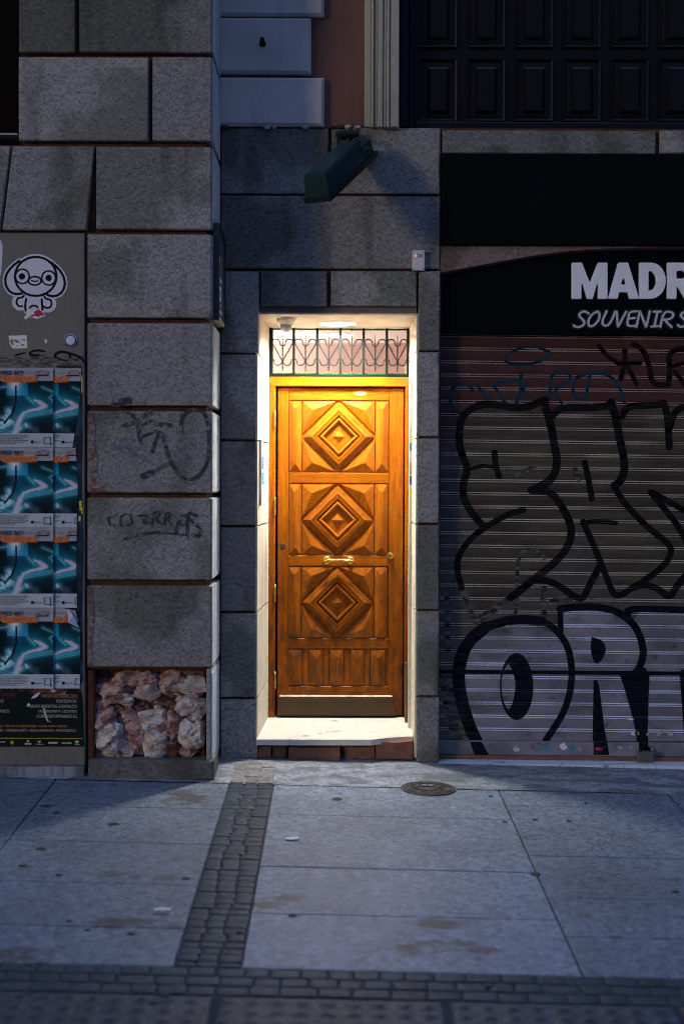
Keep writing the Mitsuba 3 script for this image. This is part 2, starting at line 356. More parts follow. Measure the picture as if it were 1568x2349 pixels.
bsdf('festival_print', mikit.proc(lambda p, n, uv: mix(mix((.003, .008, .008), (.010, .018, .017), fbm(p.x * 9, p.y, p.z * 9, 4)), (.16, .05, .04), sstep(.80, .97, uv.y) * sstep(.45, .62, fbm(p.x * 22, 0, p.z * 22, 3)))), 0.45, spec=0.10)
bsdf('old_layer', mikit.proc(lambda p, n, uv: mix((.004, .012, .028), (.012, .05, .085), sstep(.45, .7, fbm(p.x * 20, p.y, p.z * 8, 3)))), 0.5, spec=0.3)

def rib(uv, p):  # paler beads: rubbed metal, with highlights from above painted in
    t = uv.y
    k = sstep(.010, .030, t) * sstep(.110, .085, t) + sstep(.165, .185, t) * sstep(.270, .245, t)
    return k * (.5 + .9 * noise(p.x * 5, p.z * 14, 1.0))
def slat_metal(p, n, uv):
    z = p.z + .05 * (fbm(p.x * 3, 0, p.z * 3, 3) - .5)
    red = sstep(1.93, 2.03, z)
    scr = fbm(p.x * 3, p.y * 3, p.z * 60, 3); w = fbm(p.x * 14, p.y, p.z * 14, 4)
    met = mix((.095, .09, .085), (.055, .048, .044), w) * (.8 + .4 * scr)
    rd = mix((.098, .036, .032), (.055, .020, .017), w) * (.8 + .4 * scr)
    base = mix(met, rd, red)
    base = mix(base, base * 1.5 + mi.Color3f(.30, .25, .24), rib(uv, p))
    return mix(base, (.05, .03, .02), sstep(.66, .84, fbm(p.x * 40, p.y * 8, p.z * 40, 3)) * .6)
bsdf('slat_steel', mikit.proc(slat_metal), 0.42, metallic=0.15, spec=0.3)
bsdf('spray_black', mikit.proc(lambda p, n, uv: mix((.005, .005, .005), (.024, .022, .020), sstep(.55, .85, fbm(p.x * 35, p.y * 5, p.z * 60, 3))) + mi.Color3f(.050, .045, .040) * rib(uv, p) * sstep(.35, .7, fbm(p.x * 8, p.y, p.z * 8, 3))), 0.5, spec=0.12)
bsdf('spray_navy', mikit.proc(lambda p, n, uv: mix((.004, .005, .010), (.022, .024, .034), sstep(.58, .85, fbm(p.x * 35, p.y * 5, p.z * 60, 3))) + mi.Color3f(.030, .035, .050) * rib(uv, p) * sstep(.4, .7, fbm(p.x * 8, p.y, p.z * 8, 3))), 0.5, spec=0.12)
bsdf('spray_thin', mikit.proc(lambda p, n, uv: mix((.020, .019, .018), (.11, .10, .09), sstep(.36, .62, fbm(p.x * 30, p.y * 5, p.z * 50, 3)))), 0.5, spec=0.4)
bsdf('spray_lavender', mikit.proc(lambda p, n, uv: mix(mix((.265, .25, .305), (.16, .153, .185), sstep(.3, .7, fbm(p.x * 4, p.y, p.z * 6, 4))), (.12, .11, .12), sstep(.56, .74, fbm(p.x * 9 + 3, p.y, p.z * 13, 4)) * .55) * (1 - .45 * sstep(.68, .82, fbm(p.x * 17, p.y, p.z * 22, 3))) * .80 + mi.Color3f(.46, .50, .60) * rib(uv, p)), 0.45, spec=0.3)
bsdf('spray_olive', mikit.proc(lambda p, n, uv: mix((.110, .095, .058), (.070, .050, .040), sstep(.3, .7, fbm(p.x * 3, p.y, p.z * 5, 4))) * (.6 + .8 * fbm(p.x * 5, p.y, p.z * 60, 3)) * .66 + mi.Color3f(.40, .36, .29) * rib(uv, p)), 0.42, spec=0.3)
bsdf('spray_teal', (.003, .040, .072), 0.45, spec=0.15)
bsdf('spray_darkred', (.012, .004, .003), 0.5, spec=0.12)
bsdf('lock_grey', (.095, .09, .085), 0.6, spec=0.3)
bsdf('rust_bar', mikit.proc(lambda p, n, uv: mix((.11, .045, .03), (.20, .10, .075), fbm(p.x * 12, p.y * 40, p.z * 40, 3))), 0.7, spec=0.3)
bsdf('flood_green', (.008, .030, .036), 0.32, spec=0.25)
bsdf('flood_dark', (.004, .008, .011), 0.4, spec=0.5)
bsdf('lens_dark', (.006, .006, .006), 0.12, spec=0.8)
bsdf('wire_grey', (.16, .14, .12), 0.5)
bsdf('box_white', (.62, .60, .64), 0.45)
bsdf('box_window', (.34, .30, .26), 0.3)
bsdf('sign_face', (.035, .060, .085), 0.22, spec=0.6)
bsdf('sign_frame', (.004, .008, .013), 0.35, spec=0.5)
bsdf('sign_soffit', (.30, .27, .20), 0.6)
bsdf('conduit_grey', (.33, .34, .38), 0.4)
bsdf('conduit_brown', (.11, .06, .025), 0.5)

def paving_colour(p, tone):
    a = noise(p.x * 95, p.y * 95, 3.0); b = noise(p.x * 38 + 7, p.y * 38, 1.0); c = noise(p.x * 200, p.y * 200, 5.0)
    st = fbm(p.x * 1.7 + 3, p.y * 1.7, 2.0, 4)
    k = (.195 + .11 * (tone - .5)) * (1 + .60 * (a - .5) + .50 * (b - .5) + .30 * (c - .5)) * (1 - .20 * sstep(.50, .75, st))
    return mi.Color3f(.77, .94, 1.22) * k
STAINS = [(300, 2120, .26, .09), (590, 2075, .12, .08), (660, 2060, .10, .06), (1040, 2165, .14, .06), (1110, 2182, .12, .07), (960, 2175, .18, .10), (60, 2190, .24, .09), (330, 2010, .28, .10), (430, 1830, .20, .22), (1010, 2120, .16, .08)]
STAINS = [(*G(a, b)[:2], rx, ry) for a, b, rx, ry in STAINS]
def paving(p, n, uv):
    col = paving_colour(p, uv.x)
    w = fbm(p.x * 11, p.y * 13, 4.0, 4)
    k = mi.Float(0)
    for sx, sy, rx, ry in STAINS:
        k = dr.maximum(k, dr.exp(-dr.square((p.x - sx) / rx) - dr.square((p.y - sy) / ry)))
    return mix(col, (.045, .028, .022), sstep(.34, .74, k * (.10 + 1.2 * w) * (.75 + .5 * noise(p.x * 60, p.y * 60, 2.0))) * .72)
bsdf('paving_granite', mikit.proc(paving), 0.6, spec=0.4)
bsdf('paving_joint', mikit.proc(lambda p, n, uv: mix((.028, .034, .040), (.050, .054, .060), noise(p.x * 60, p.y * 60, 0))), 0.85, spec=0.15)
bsdf('cobble_stone', mikit.proc(lambda p, n, uv: mi.Color3f(.034, .049, .064) * (.88 + .24 * uv.x) * (.65 + .7 * fbm(p.x * 45, p.y * 45, 1.0, 3))), 0.6, spec=0.2)
bsdf('cobble_pale', mikit.proc(lambda p, n, uv: mi.Color3f(.19, .18, .175) * (.75 + .4 * uv.x) * (.6 + .8 * fbm(p.x * 45, p.y * 45, 1.0, 3))), 0.7, spec=0.3)  # paler setts for the stretch beside the wall
bsdf('cement_strip', mikit.proc(lambda p, n, uv: mix(paving_colour(p, mi.Float(1.0)) * mi.Color3f(1.12, 1.0, .88), (.075, .080, .092), sstep(.38, .70, fbm(p.x * 7, p.y * 14, 1.0, 4)) * .7)), 0.8, spec=0.2)
bsdf('tactile_granite', mikit.proc(lambda p, n, uv: paving_colour(p, uv.x) * (.34 - .18 * uv.y)), 0.6, spec=0.25)
bsdf('street_asphalt', mikit.proc(lambda p, n, uv: mi.Color3f(.05, .05, .053) * (.7 + .6 * noise(p.x * 70, p.y * 70, 0))), 0.8, spec=0.3)
bsdf('cast_iron', mikit.proc(lambda p, n, uv: mix((.10, .09, .08), (.05, .045, .042), noise(p.x * 60, p.y * 60, 0))), 0.45, metallic=0.3, spec=0.5)
bsdf('gum', (.030, .034, .034), 0.7, spec=0.2)
bsdf('scrap_white', (.50, .51, .55), 0.6)

# ------------------------------------------------------------------ ground
X0, X1 = -4.5, 4.0
st = struct('street', 'dark asphalt street running past the pavement out of view', 'street')
scene[st] = mikit.ply(([[-60, -60, gz(0, -7.6) - .14], [60, -60, gz(0, -7.6) - .14], [60, 6, gz(0, -7.6) - .14], [-60, 6, gz(0, -7.6) - .14]], [[0, 1, 2], [0, 2, 3]]), 'street_asphalt')
pav = struct('pavement', 'grey granite pavement in front of the doorway', 'pavement')
def gquad(pts, dz): return [[x, y, gz(x, y) + dz] for x, y in pts]
def gslab(pts, top, bot, ch=.004):                # a stone lying in the pavement; pts counter-clockwise seen from above
    lo = np.array(gquad(pts, bot)); a = np.array(gquad(pts, top - ch)); b = np.array(gquad(inset(pts, ch), top))
    return loft([lo, a, b])
bed = loft([np.array(gquad([(X0, -7.6), (X1, -7.6), (X1, .25), (X0, .25)], -.16)), np.array(gquad([(X0, -7.6), (X1, -7.6), (X1, .25), (X0, .25)], -.006))])
add(pav + '__joint_bed', bed, 'paving_joint')
def colx(*pp): return float(np.mean([G(*q)[0] for q in pp]))
def rowy(*pp): return float(np.mean([G(*q)[1] for q in pp]))
xL = colx((97.3, 1817.8), (0, 1958.6)); xa = colx((514.6, 1812.7), (409.6, 2219.7)); xb = colx((622, 1807.5), (558, 2219.7))
xC = colx((1141.3, 1815), (1341, 2237.6)); xR = colx((1522.8, 1815), (1567.9, 1861))
y_top = rowy((300, 1800), (900, 1800)); y_bot = rowy((413, 2219), (900, 2230), (1338, 2238)); y_band = rowy((300, 2279), (900, 2290))
cols = [(X0, xL - 1.25, []), (xL - 1.25, xL, [1900, 2000, 2110]), (xL, xa, [1852, 1933, 2028, 2128]), (xb, xC, [1872, 1992, 2100]), (xC, xR, [1852.6, 1966, 2061, 2150]), (xR, xR + 1.25, [1880, 2010, 2120]), (xR + 1.25, X1, [])]
ref = {0: 100, 1: 50, 2: 300, 3: 800, 4: 1350, 5: 1540, 6: 1540}
for ci, (a, b, rows) in enumerate(cols):
    ys = [y_top] + [rowy((ref[ci], r_)) for r_ in rows] + [y_bot]
    for ya, yb_ in zip(ys[:-1], ys[1:]):
        g = .0035
        add(pav + '__paving_slab', gslab([(a + g, yb_ + g), (b - g, yb_ + g), (b - g, ya - g), (a + g, ya - g)], RNG.uniform(-.001, .0015), -.05), 'paving_granite', uv=({1: .02, 2: .06, 3: .60, 4: .28}.get(ci, .3) + RNG.uniform(-.1, .1), .5))
# rough cement strip along the foot of the walls
n = 60
xs = np.linspace(X0, X1, n); vy = [y_top - .004, y_top * .5, .2]
v = []
for x in xs:
    for k, y in enumerate(vy):
        yy = y + (.022 * (meshkit.noise(np.array([x * 9, 0, 3])) - .5) if k == 0 else 0)
        v.append([x, yy, gz(x, yy) + (.003 if k == 0 else .006)])
f = []
for i in range(n - 1):
    for k in range(2):
        q = i * 3 + k; f += [[q, q + 3, q + 4], [q, q + 4, q + 1]]
add(pav + '__cement_edge', (np.array(v), np.array(f)), 'cement_strip', smooth=True)
# bands of small setts
def sett(x0, x1, y0, y1, top, mat, seed):
    r_ = random.Random(seed); j = .006
    pts = [(x0 + r_.uniform(0, j), y0 + r_.uniform(0, j)), (x1 - r_.uniform(0, j), y0 + r_.uniform(0, j)), (x1 - r_.uniform(0, j), y1 - r_.uniform(0, j)), (x0 + r_.uniform(0, j), y1 - r_.uniform(0, j))]
    lo = np.array(gquad(pts, -.04)); a = np.array(gquad(pts, top - .004)); b = np.array(gquad(inset(pts, .004), top - .001))
    c = np.array(gquad(inset(pts, .018), top + .001))
    add(band + '__cobble', loft([lo, a, b, c]), mat, smooth=40, uv=(r_.random(), .5))
band = struct('cobble_band', 'narrow band of dark setts crossing the pavement from the wall', 'cobbles')
y = -.10
k = 0
while y > y_bot:
    h = random.uniform(.060, .085); y1_ = y; y0_ = max(y - h, y_bot)
    xs = [xa, xa + (xb - xa) * (.33 + random.uniform(-.05, .05)), xa + (xb - xa) * (.66 + random.uniform(-.05, .05)), xb]
    for i in range(3):
        dy = random.uniform(-.012, .012) if y0_ > y_bot + .05 else 0
        sett(xs[i] + .002, xs[i + 1] - .002, y0_ + .002, y1_ - .002, random.uniform(-.001, .003) + (.012 if y1_ > y_top else 0), 'cobble_pale' if y1_ > y_top + .03 else 'cobble_stone', k); k += 1
    y = y0_
band = struct('cobble_band', 'dark sett band running along the pavement nearest the street', 'cobbles')
for rI in range(3):
    ya, yb_ = y_bot + (y_band - y_bot) * rI / 3, y_bot + (y_band - y_bot) * (rI + 1) / 3
    x = -1.9 + random.uniform(0, .08)
    while x < 2.2:
        w = random.uniform(.09, .14); sett(x + .002, x + w - .002, yb_ + .002, ya - .002, random.uniform(-.002, .002), 'cobble_stone', k); k += 1; x += w
# studded slabs towards the kerb: one connected relief sheet each
def studded(x0, x1, y0, y1):
    nx, ny = int((x1 - x0) / .0125), int((y1 - y0) / .0125)
    gx, gy = np.meshgrid(np.linspace(x0, x1, nx), np.linspace(y0, y1, ny), indexing='ij')
    px_, py_ = (gx - x0) % .085 - .0425, (gy - y0) % .085 - .0425
    r_ = np.sqrt(px_ ** 2 + py_ ** 2); e = np.minimum(np.minimum(gx - x0, x1 - gx), np.minimum(gy - y0, y1 - gy))
    hz = .0065 * np.clip((.024 - r_) / .007, 0, 1) - .02 * (e < .006)
    v = np.stack([gx, gy, gz(gx, gy) + hz], -1).reshape(-1, 3)
    i = (np.arange(nx - 1)[:, None] * ny + np.arange(ny - 1)[None]).ravel()
    return (v, np.vstack([np.stack([i, i + ny, i + ny + 1], 1), np.stack([i, i + ny + 1, i + 1], 1)])), np.stack([np.full(nx * ny, RNG.uniform()), (np.clip((.024 - r_) / .007, 0, 1)).ravel()], 1)
sx = G(490, 2320)[0]; 
for i in range(-3, 4):
    x0 = sx + i * .80
    for j in range(3):
        m, uv = studded(x0 + .003, x0 + .797, y_band - .8 * (j + 1) + .003, y_band - .8 * j - .003)
        add(pav + '__studded_slab', m, 'tactile_granite', smooth=True, uv=uv)
for gx, gy, gr in [(773, 1834, 13), (1125, 1828, 6), (95, 1949, 13), (52, 1988, 10), (260, 1892, 14), (105, 1850, 14), (130, 1866, 8), (134, 2009, 9), (427, 2017, 11), (1228, 2006, 14), (1303, 1885, 8), (1227, 1882, 7), (1157, 1887, 7), (1343, 1844, 6), (1548, 2047, 10), (670, 2102, 11), (300, 2144, 10), (200, 2135, 8), (550, 2140, 12), (158, 2115, 8), (378, 2284, 14), (1120, 2262, 16), (66, 2215, 10), (353, 2302, 14)]:
    c = G(gx, gy); rr = gr / FOC * (c[1] - EYE[1])
    an = np.arange(10) * 2 * np.pi / 10
    rad = rr * (1 + .3 * (RNG.random(10) - .5))
    pts = np.stack([c[0] + rad * np.cos(an), c[1] + rad * .9 * np.sin(an)], 1)
    add(pav + '__gum_spot', loft([np.array(gquad(pts, .001)), np.array(gquad(pts * .75 + c[:2] * .25, .0045))]), 'gum', smooth=True)
def scrap(px, py, w, l, label):
    c = G(px, py); s = random.randint(0, 99)
    gx, gy = np.meshgrid(np.linspace(-w, w, 6), np.linspace(-l, l, 5), indexing='ij')
    hz = .004 + .02 * meshkit.noise(np.stack([gx * 30 + s, gy * 30, gx * 0], -1), s)
    gx = gx + .3 * w * (meshkit.noise(np.stack([gy * 40, gx * 40, gx * 0 + s], -1), s) - .5)
    v = np.stack([c[0] + gx, c[1] + gy, gz(c[0] + gx, c[1] + gy) + hz], -1).reshape(-1, 3)
    i = (np.arange(5)[:, None] * 5 + np.arange(4)[None]).ravel()
    t = thing('paper_scrap', label, 'litter')
    scene[t] = mikit.ply((v, np.vstack([np.stack([i, i + 5, i + 6], 1), np.stack([i, i + 6, i + 1], 1)])), 'scrap_white', smooth=True)
scrap(670, 1928, .030, .016, 'crumpled white paper scrap on the pavement right of the sett band')
scrap(372, 2095, .034, .012, 'thin pale paper scrap on the pavement left of the sett band')
scrap(576, 1791, .012, .014, 'tiny white crumb of paper on the setts in front of the pier')

# manhole cover
c = G(982, 1811); mr = 63 / FOC * (c[1] - EYE[1])
mh = thing('manhole_cover', 'round cast iron cover with raised rings set in the pavement before the doorway', 'manhole cover')
def gtilt(m):
    v, f = as_vf(m); v = v.copy(); v[:, 2] += gz(v[:, 0], v[:, 1]); return v, f
def annulus(r0, r1, z0, z1, n=40):
    an = np.arange(n) * 2 * np.pi / n; cs = np.stack([np.cos(an), np.sin(an)], 1)
    rg = lambda r_, z: np.hstack([c[:2] + r_ * cs, np.full((n, 1), z)])
    return gtilt(loft([rg(r1, z0), rg(r1, z1), rg(r0, z1), rg(r0, z0)], False))
add(mh + '__frame', annulus(mr * .93, mr, -.01, .008), 'cast_iron')
add(mh + '__lid', gtilt(lathe([(-.02, mr * .91), (.0035, mr * .91), (.0036, mr * .3)], (c[0], c[1], 0), (0, 0, 1), 40)), 'cast_iron')
for r0, r1 in ((.80, .87), (.68, .75), (.26, .33)): add(mh + '__ring', annulus(mr * r0, mr * r1, 0, .009), 'cast_iron')
for k in range(12):
    a = k * math.pi / 6; m = trimesh.creation.box((mr * .22, mr * .09, .008)); m.apply_transform(trimesh.transformations.rotation_matrix(a, (0, 0, 1)))
    m.apply_translation((c[0] + mr * .5 * math.cos(a), c[1] + mr * .5 * math.sin(a), .005)); add(mh + '__rib', gtilt(m), 'cast_iron')

# ------------------------------------------------------------------ the house with the doorway
DY = 0.80                                          # depth of the doorway
TOPZ = 5.6
hs = thing('stone_house', 'granite and plaster house front with a lit recessed oak door', 'building')
ox0, ox1, oz0, oz1 = R(590, 953, 716, 1745, 0)     # the doorway
sx0 = P(1009, 1300, 0)[0]; sz1 = P(1300, 352, 0)[2]
wx0 = P(915, 200, 0)[0]; wz0 = P(1200, 291, 0)[2]
ledge = P(760, 291, 0)[2]
front = sbox(-2.2, -.4, X1, TOPZ).difference(unary_union([sbox(ox0 - .015, -1, ox1 + .015, P(770, 700, 0)[2]), sbox(sx0, -1, X1 - .4, sz1), sbox(wx0 - .02, wz0, X1 - .4, TOPZ - .3)]))
add(hs + '__wall_core', flat(front, .9, .87), 'joint_mortar')
def stone(px0, px1, py0, py1, Y=0, ch=.006, mat='granite', depth=.10, owner=None, jit=.004):
    g = 1.5
    x0, x1, z0, z1 = R(px0 + g, px1 - g, py0 + g, py1 - g, Y)
    return add((owner or hs) + '__stone_block', chipped([(x0, z0), (x1, z0), (x1, z1), (x0, z1)], Y + RNG.uniform(-jit, jit), Y + depth, ch, len(scene)), mat, uv=(RNG.uniform(), .5))
stone(504, 755, 291, 445); stone(758, 1011, 291, 445); stone(504, 1011, 447, 617)
stone(504, 595, 620, 810); stone(596, 751, 620, 703); stone(757, 957, 620, 703); stone(958, 1010, 620, 805)
for a, b in ((811, 1009), (1011, 1206), (1208, 1404), (1406, 1601), (1603, 1760)): stone(504, 589, a, b)
for a, b in ((806, 1002), (1004, 1201), (1203, 1399), (1401, 1597), (1599, 1765)): stone(953.5, 1008, a, b)
stone(1013, 1505, 297, 353); stone(1512, 2040, 297, 353)
# lintel underside, reveal linings with their joints
lx0, lx1, lz0, lz1 = R(588, 955, 703, 716, .035)
ceil = P(770, 716, .0)[2]
LX, LY = P(775, 737, .48)[0], .48                    # the recessed lamp in the doorway ceiling
def pierced(x0, x1, y0, y1, z0, z1, r):
    m = trimesh.creation.extrude_polygon(sbox(x0, y0, x1, y1).difference(Point(LX, LY).buffer(r, quad_segs=12)), z1 - z0, engine='earcut')
    m.apply_translation((0, 0, z0)); return m
add(hs + '__lintel', pierced(lx0, lx1, .035, DY + .1, ceil, lz1 + .05, .110), 'lintel_brown')
add(hs + '__soffit', pierced(ox0 - .01, ox1 + .01, .012, DY + .06, ceil - .012, ceil - .002, .108), 'jamb_cream')
inL, inR = P(617.5, 1200, DY)[0], P(935.5, 1200, DY)[0]
def lining(side, py0, py1):
    z1, z0 = P(600, py0, 0)[2] - .005, P(600, py1, 0)[2] + .005
    a, b = (ox0, inL) if side < 0 else (ox1, inR)
    o = -.03 if side < 0 else .03
    pts = [(a, .004), (a + (b - a) * .0, .012), (b, DY + .05), (b + o, DY + .05), (a + o, .004)]
    pts = [(a, .006), (b, DY + .05), (b + o * 1.2, DY + .05), (a + o * .45, .006)]
    P2 = Polygon(pts)
    m = trimesh.creation.extrude_polygon(P2, z1 - z0, engine='earcut'); m.apply_translation((0, 0, z0))
    add(hs + '__jamb_lining', m, 'jamb_cream')
for a, b in ((717, 812), (812, 1010), (1010, 1207), (1207, 1405), (1405, 1602), (1602, 1740)): lining(-1, a, b)
for a, b in ((717, 805), (805, 1003), (1003, 1202), (1202, 1400), (1400, 1598), (1598, 1740)): lining(1, a, b)
# doorstep: marble slab with a broken corner on rough brick
sz = P(700, 1697, -.02)[2]
fx0, fx1 = P(587, 1700, -.02)[0], P(949, 1700, -.02)[0]
edge = [(fx0, -.02), (fx0 + .30, -.021), (P(850, 1697, 0)[0], -.02)]
for px, d in ((865, .005), (880, .03), (893, .055), (910, .070), (930, .085), (949, .10)): edge.append((P(px, 1690, 0)[0], d))
sl = Polygon(edge + [(inR + .02, DY + .1), (inL - .02, DY + .1)])
m = trimesh.creation.extrude_polygon(sl, .034, engine='earcut'); m.apply_translation((0, 0, sz - .034))
add(hs + '__doorstep', m, 'step_marble', uv=(.5, .5))
def rough_box(x0, x1, y0, y1, z0, z1, seed, amp=.018):
    m = trimesh.creation.box((x1 - x0, y1 - y0, z1 - z0)); m.apply_translation(((x0 + x1) / 2, (y0 + y1) / 2, (z0 + z1) / 2))
    for _ in range(4): m = m.subdivide()
    v = np.array(m.vertices); v += amp * (np.stack([meshkit.fbm(v * 16 + k * 9, 3, seed + k) for k in range(3)], 1) - .5) * 2
    return v, np.array(m.faces)
zb = -.03
add(hs + '__step_base', rough_box(fx0 + .01, fx1, .08, .6, zb - .05, sz - .034, 3, .008), 'rough_brick')
for a, b, t, y in ((592, 622, 1712, .0), (625, 655, 1713, .02), (663, 780, 1714, -.005), (790, 860, 1716, .03), (862, 946, 1703, .02)):
    q0, q1, z0_, z1_ = R(a, b, t, 1742, .02)
    add(hs + '__step_brick', rough_box(q0, q1, y, .12, z0_, min(z1_, sz - .036) if b < 860 else z1_, a, .010), 'rough_brick', smooth=35)
# plaster upper storey
rx0, rx1, _, _ = R(700, 836, 0, 291, .0)
add(hs + '__plaster_field', bx(rx0 - .6, rx1, .02, .2, ledge, TOPZ), 'red_plaster')
for a, b, x1 in ((177, 288, 743), (40, 168, 713), (-95, 36, 743), (-230, -100, 713)):
    q0, q1, z0_, z1_ = R(500, x1, a, b, -.02)
    add(hs + '__quoin', block(q0, q1, z0_, z1_, -.03, .05, .016), 'quoin_plaster')
for a, b, y in ((836, 851, -.02), (851.5, 857, -.045), (858, 866, -.03), (867, 878, -.06), (879, 886, -.05), (887, 893, -.065), (894, 915, -.055)):
    q0, q1, z0_, z1_ = R(a, b, 0, 290, y)
    add(hs + '__casing_moulding', block(q0, q1 + .001, z0_, TOPZ, y, .18, .005), 'cream_plaster')
for i, (px, s) in enumerate(((514, 14), (611, 13), (629, 8), (700, 12), (730, 9), (762, 10), (780, 14), (798, 12), (820, 10), (868, 7))):
    p_ = P(px, 287, -.03); r_ = s / 384 * .8
    add(hs + '__broken_mortar', lump((p_[0], -.005, p_[2] - .004), (r_, r_ * .55), i + 3, .8, .7, 2), 'joint_mortar' if i in (0, 4, 5, 6) else 'quoin_plaster', smooth=True)
hp = P(602, 97, -.03); add(hs + '__wall_bolt', cat(lathe([(0, .020), (.012, .018), (.03, .011)], (hp[0], -.029, hp[2] - .006), (0, -1, 0), 10), lathe([(0, .014), (.02, .012)], (hp[0] - .002, -.029, hp[2] + .016), (0, -1, 0), 10)), 'void_black')
# dark panelled window shutters above the shop
WY = .12
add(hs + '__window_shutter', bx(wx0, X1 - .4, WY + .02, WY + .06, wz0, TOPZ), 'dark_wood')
q0, q1, z0_, z1_ = R(916, 936, 0, 291, .05); add(hs + '__window_shutter__frame', block(q0, q1, wz0 + .002, TOPZ, .02, .2, .008), 'navy_frame')
q0, q1, z0_, z1_ = R(937, 950, 0, 291, .08); add(hs + '__window_shutter__frame', block(q0, q1, wz0 + .004, TOPZ, .07, .2, .008), 'navy_frame')
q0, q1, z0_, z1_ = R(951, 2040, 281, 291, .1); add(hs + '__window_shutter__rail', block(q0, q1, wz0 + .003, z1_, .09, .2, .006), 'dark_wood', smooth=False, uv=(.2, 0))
def hip(x0, x1, z0, z1, y, fl, h, b):
    pts = [(x0, z0), (x1, z0), (x1, z1), (x0, z1)]
    return loft([ring(pts, y), ring(inset(pts, fl), y + .0), ring(inset(pts, fl + b), y - h)])
for rI, (a, b) in enumerate(((135, 277), (-35, 108), (-200, -60))):
    for cI in range(9):
        cx = 962 + cI * 109.6
        q0, q1, z0_, z1_ = R(cx, cx + 85, a, b, WY)
        pts = [(q0, z0_), (q1, z0_), (q1, z1_), (q0, z1_)]
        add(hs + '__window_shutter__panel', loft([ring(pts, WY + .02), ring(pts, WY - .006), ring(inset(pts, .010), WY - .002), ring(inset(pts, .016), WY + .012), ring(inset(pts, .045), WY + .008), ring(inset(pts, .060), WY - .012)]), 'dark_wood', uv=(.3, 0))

# ------------------------------------------------------------------ the oak door
DL = DY
def DX(px): return P(px, 1200, DL)[0]
def DZ(py): return P(780, py, DL)[2]
dsc = FOC / (DL - EYE[1])
VERT, HOR = math.pi / 2, 0.0
dk = hs + '__door'
add(hs + '__door_frame', block(DX(616), DX(631.5), sz, DZ(867), DL - .035, DL + .06, .004), 'door_oak', uv=(RNG.uniform(), VERT))
add(hs + '__door_frame', block(DX(927.5), DX(937), sz, DZ(867), DL - .035, DL + .06, .004), 'door_oak', uv=(RNG.uniform(), VERT))
add(hs + '__door_frame', block(DX(616), DX(937), DZ(887), DZ(865.5), DL - .038, DL + .06, .004), 'door_oak', uv=(.9, HOR))
add(hs + '__door_rebate', bx(DX(630), DX(929), DL + .035, DL + .06, sz, DZ(886)), 'door_gap')
add(dk, bx(DX(637), DX(925), DL + .004, DL + .034, DZ(1640), DZ(891)), 'door_oak', uv=(.35, VERT))
def dpart(name, x0, x1, y0, y1, h, ang, ch=.003, mat='door_oak'):
    return add(dk + '__' + name, block(DX(x0), DX(x1), DZ(y1), DZ(y0), DL - h, DL + .004, ch), mat, uv=(RNG.uniform(), ang))
dpart('stile', 636.5, 661, 890.6, 1640, .010, VERT); dpart('stile', 891.5, 924, 890.6, 1640, .010, VERT)
for a, b in ((890.6, 918.5), (1084.5, 1108.5), (1274.5, 1298.5), (1464.5, 1488), (1574, 1596)): dpart('rail', 661.3, 891.2, a, b, .009, HOR)
def raised(x0, x1, y0, y1, h, nm='raised_panel'):
    X0_, X1_, Z0_, Z1_ = DX(x0), DX(x1), DZ(y1), DZ(y0); w = (X1_ - X0_) / 2
    pts = [(X0_, Z0_), (X1_, Z0_), (X1_, Z1_), (X0_, Z1_)]
    v = np.vstack([ring(pts, DL + .004), ring(pts, DL - .006), [[X0_ + w * .82, DL - .006 - h, Z0_ + w * 1.15], [X0_ + w * 1.18, DL - .006 - h, Z0_ + w * 1.15], [X0_ + w * 1.18, DL - .006 - h, Z1_ - w * 1.15], [X0_ + w * .82, DL - .006 - h, Z1_ - w * 1.15]]])
    m = loft([v[0:4], v[4:8], v[8:12]]); add(dk + '__' + nm, m, 'door_oak', uv=(RNG.uniform(), VERT))
def triangle(pts, apex, h, ang):
    r0 = [(DX(a), DZ(b)) for a, b in pts]
    if not Polygon(r0).exterior.is_ccw: r0 = r0[::-1]
    ap = np.array([DX(apex[0]), DL - .005 - h, DZ(apex[1])])
    v = np.vstack([ring(r0, DL + .004), ring(r0, DL - .005), [ap]]); f = []
    for i in range(3):
        j = (i + 1) % 3; f += [[i, j, j + 3], [i, j + 3, i + 3], [i + 3, j + 3, 6]]
    add(dk + '__corner_panel', (v, np.array(f)), 'door_oak', uv=(RNG.uniform(), ang))
def diamond(cx, cy, rings, nm, apex=None):
    rg = []
    for d, h in rings:
        pts = [(DX(cx), DZ(cy + d)), (DX(cx + d), DZ(cy)), (DX(cx), DZ(cy - d)), (DX(cx - d), DZ(cy))]
        rg.append(ring(pts, DL - h))
    add(dk + '__' + nm, loft(rg, True), 'door_oak', uv=(RNG.uniform(), math.radians(45)))
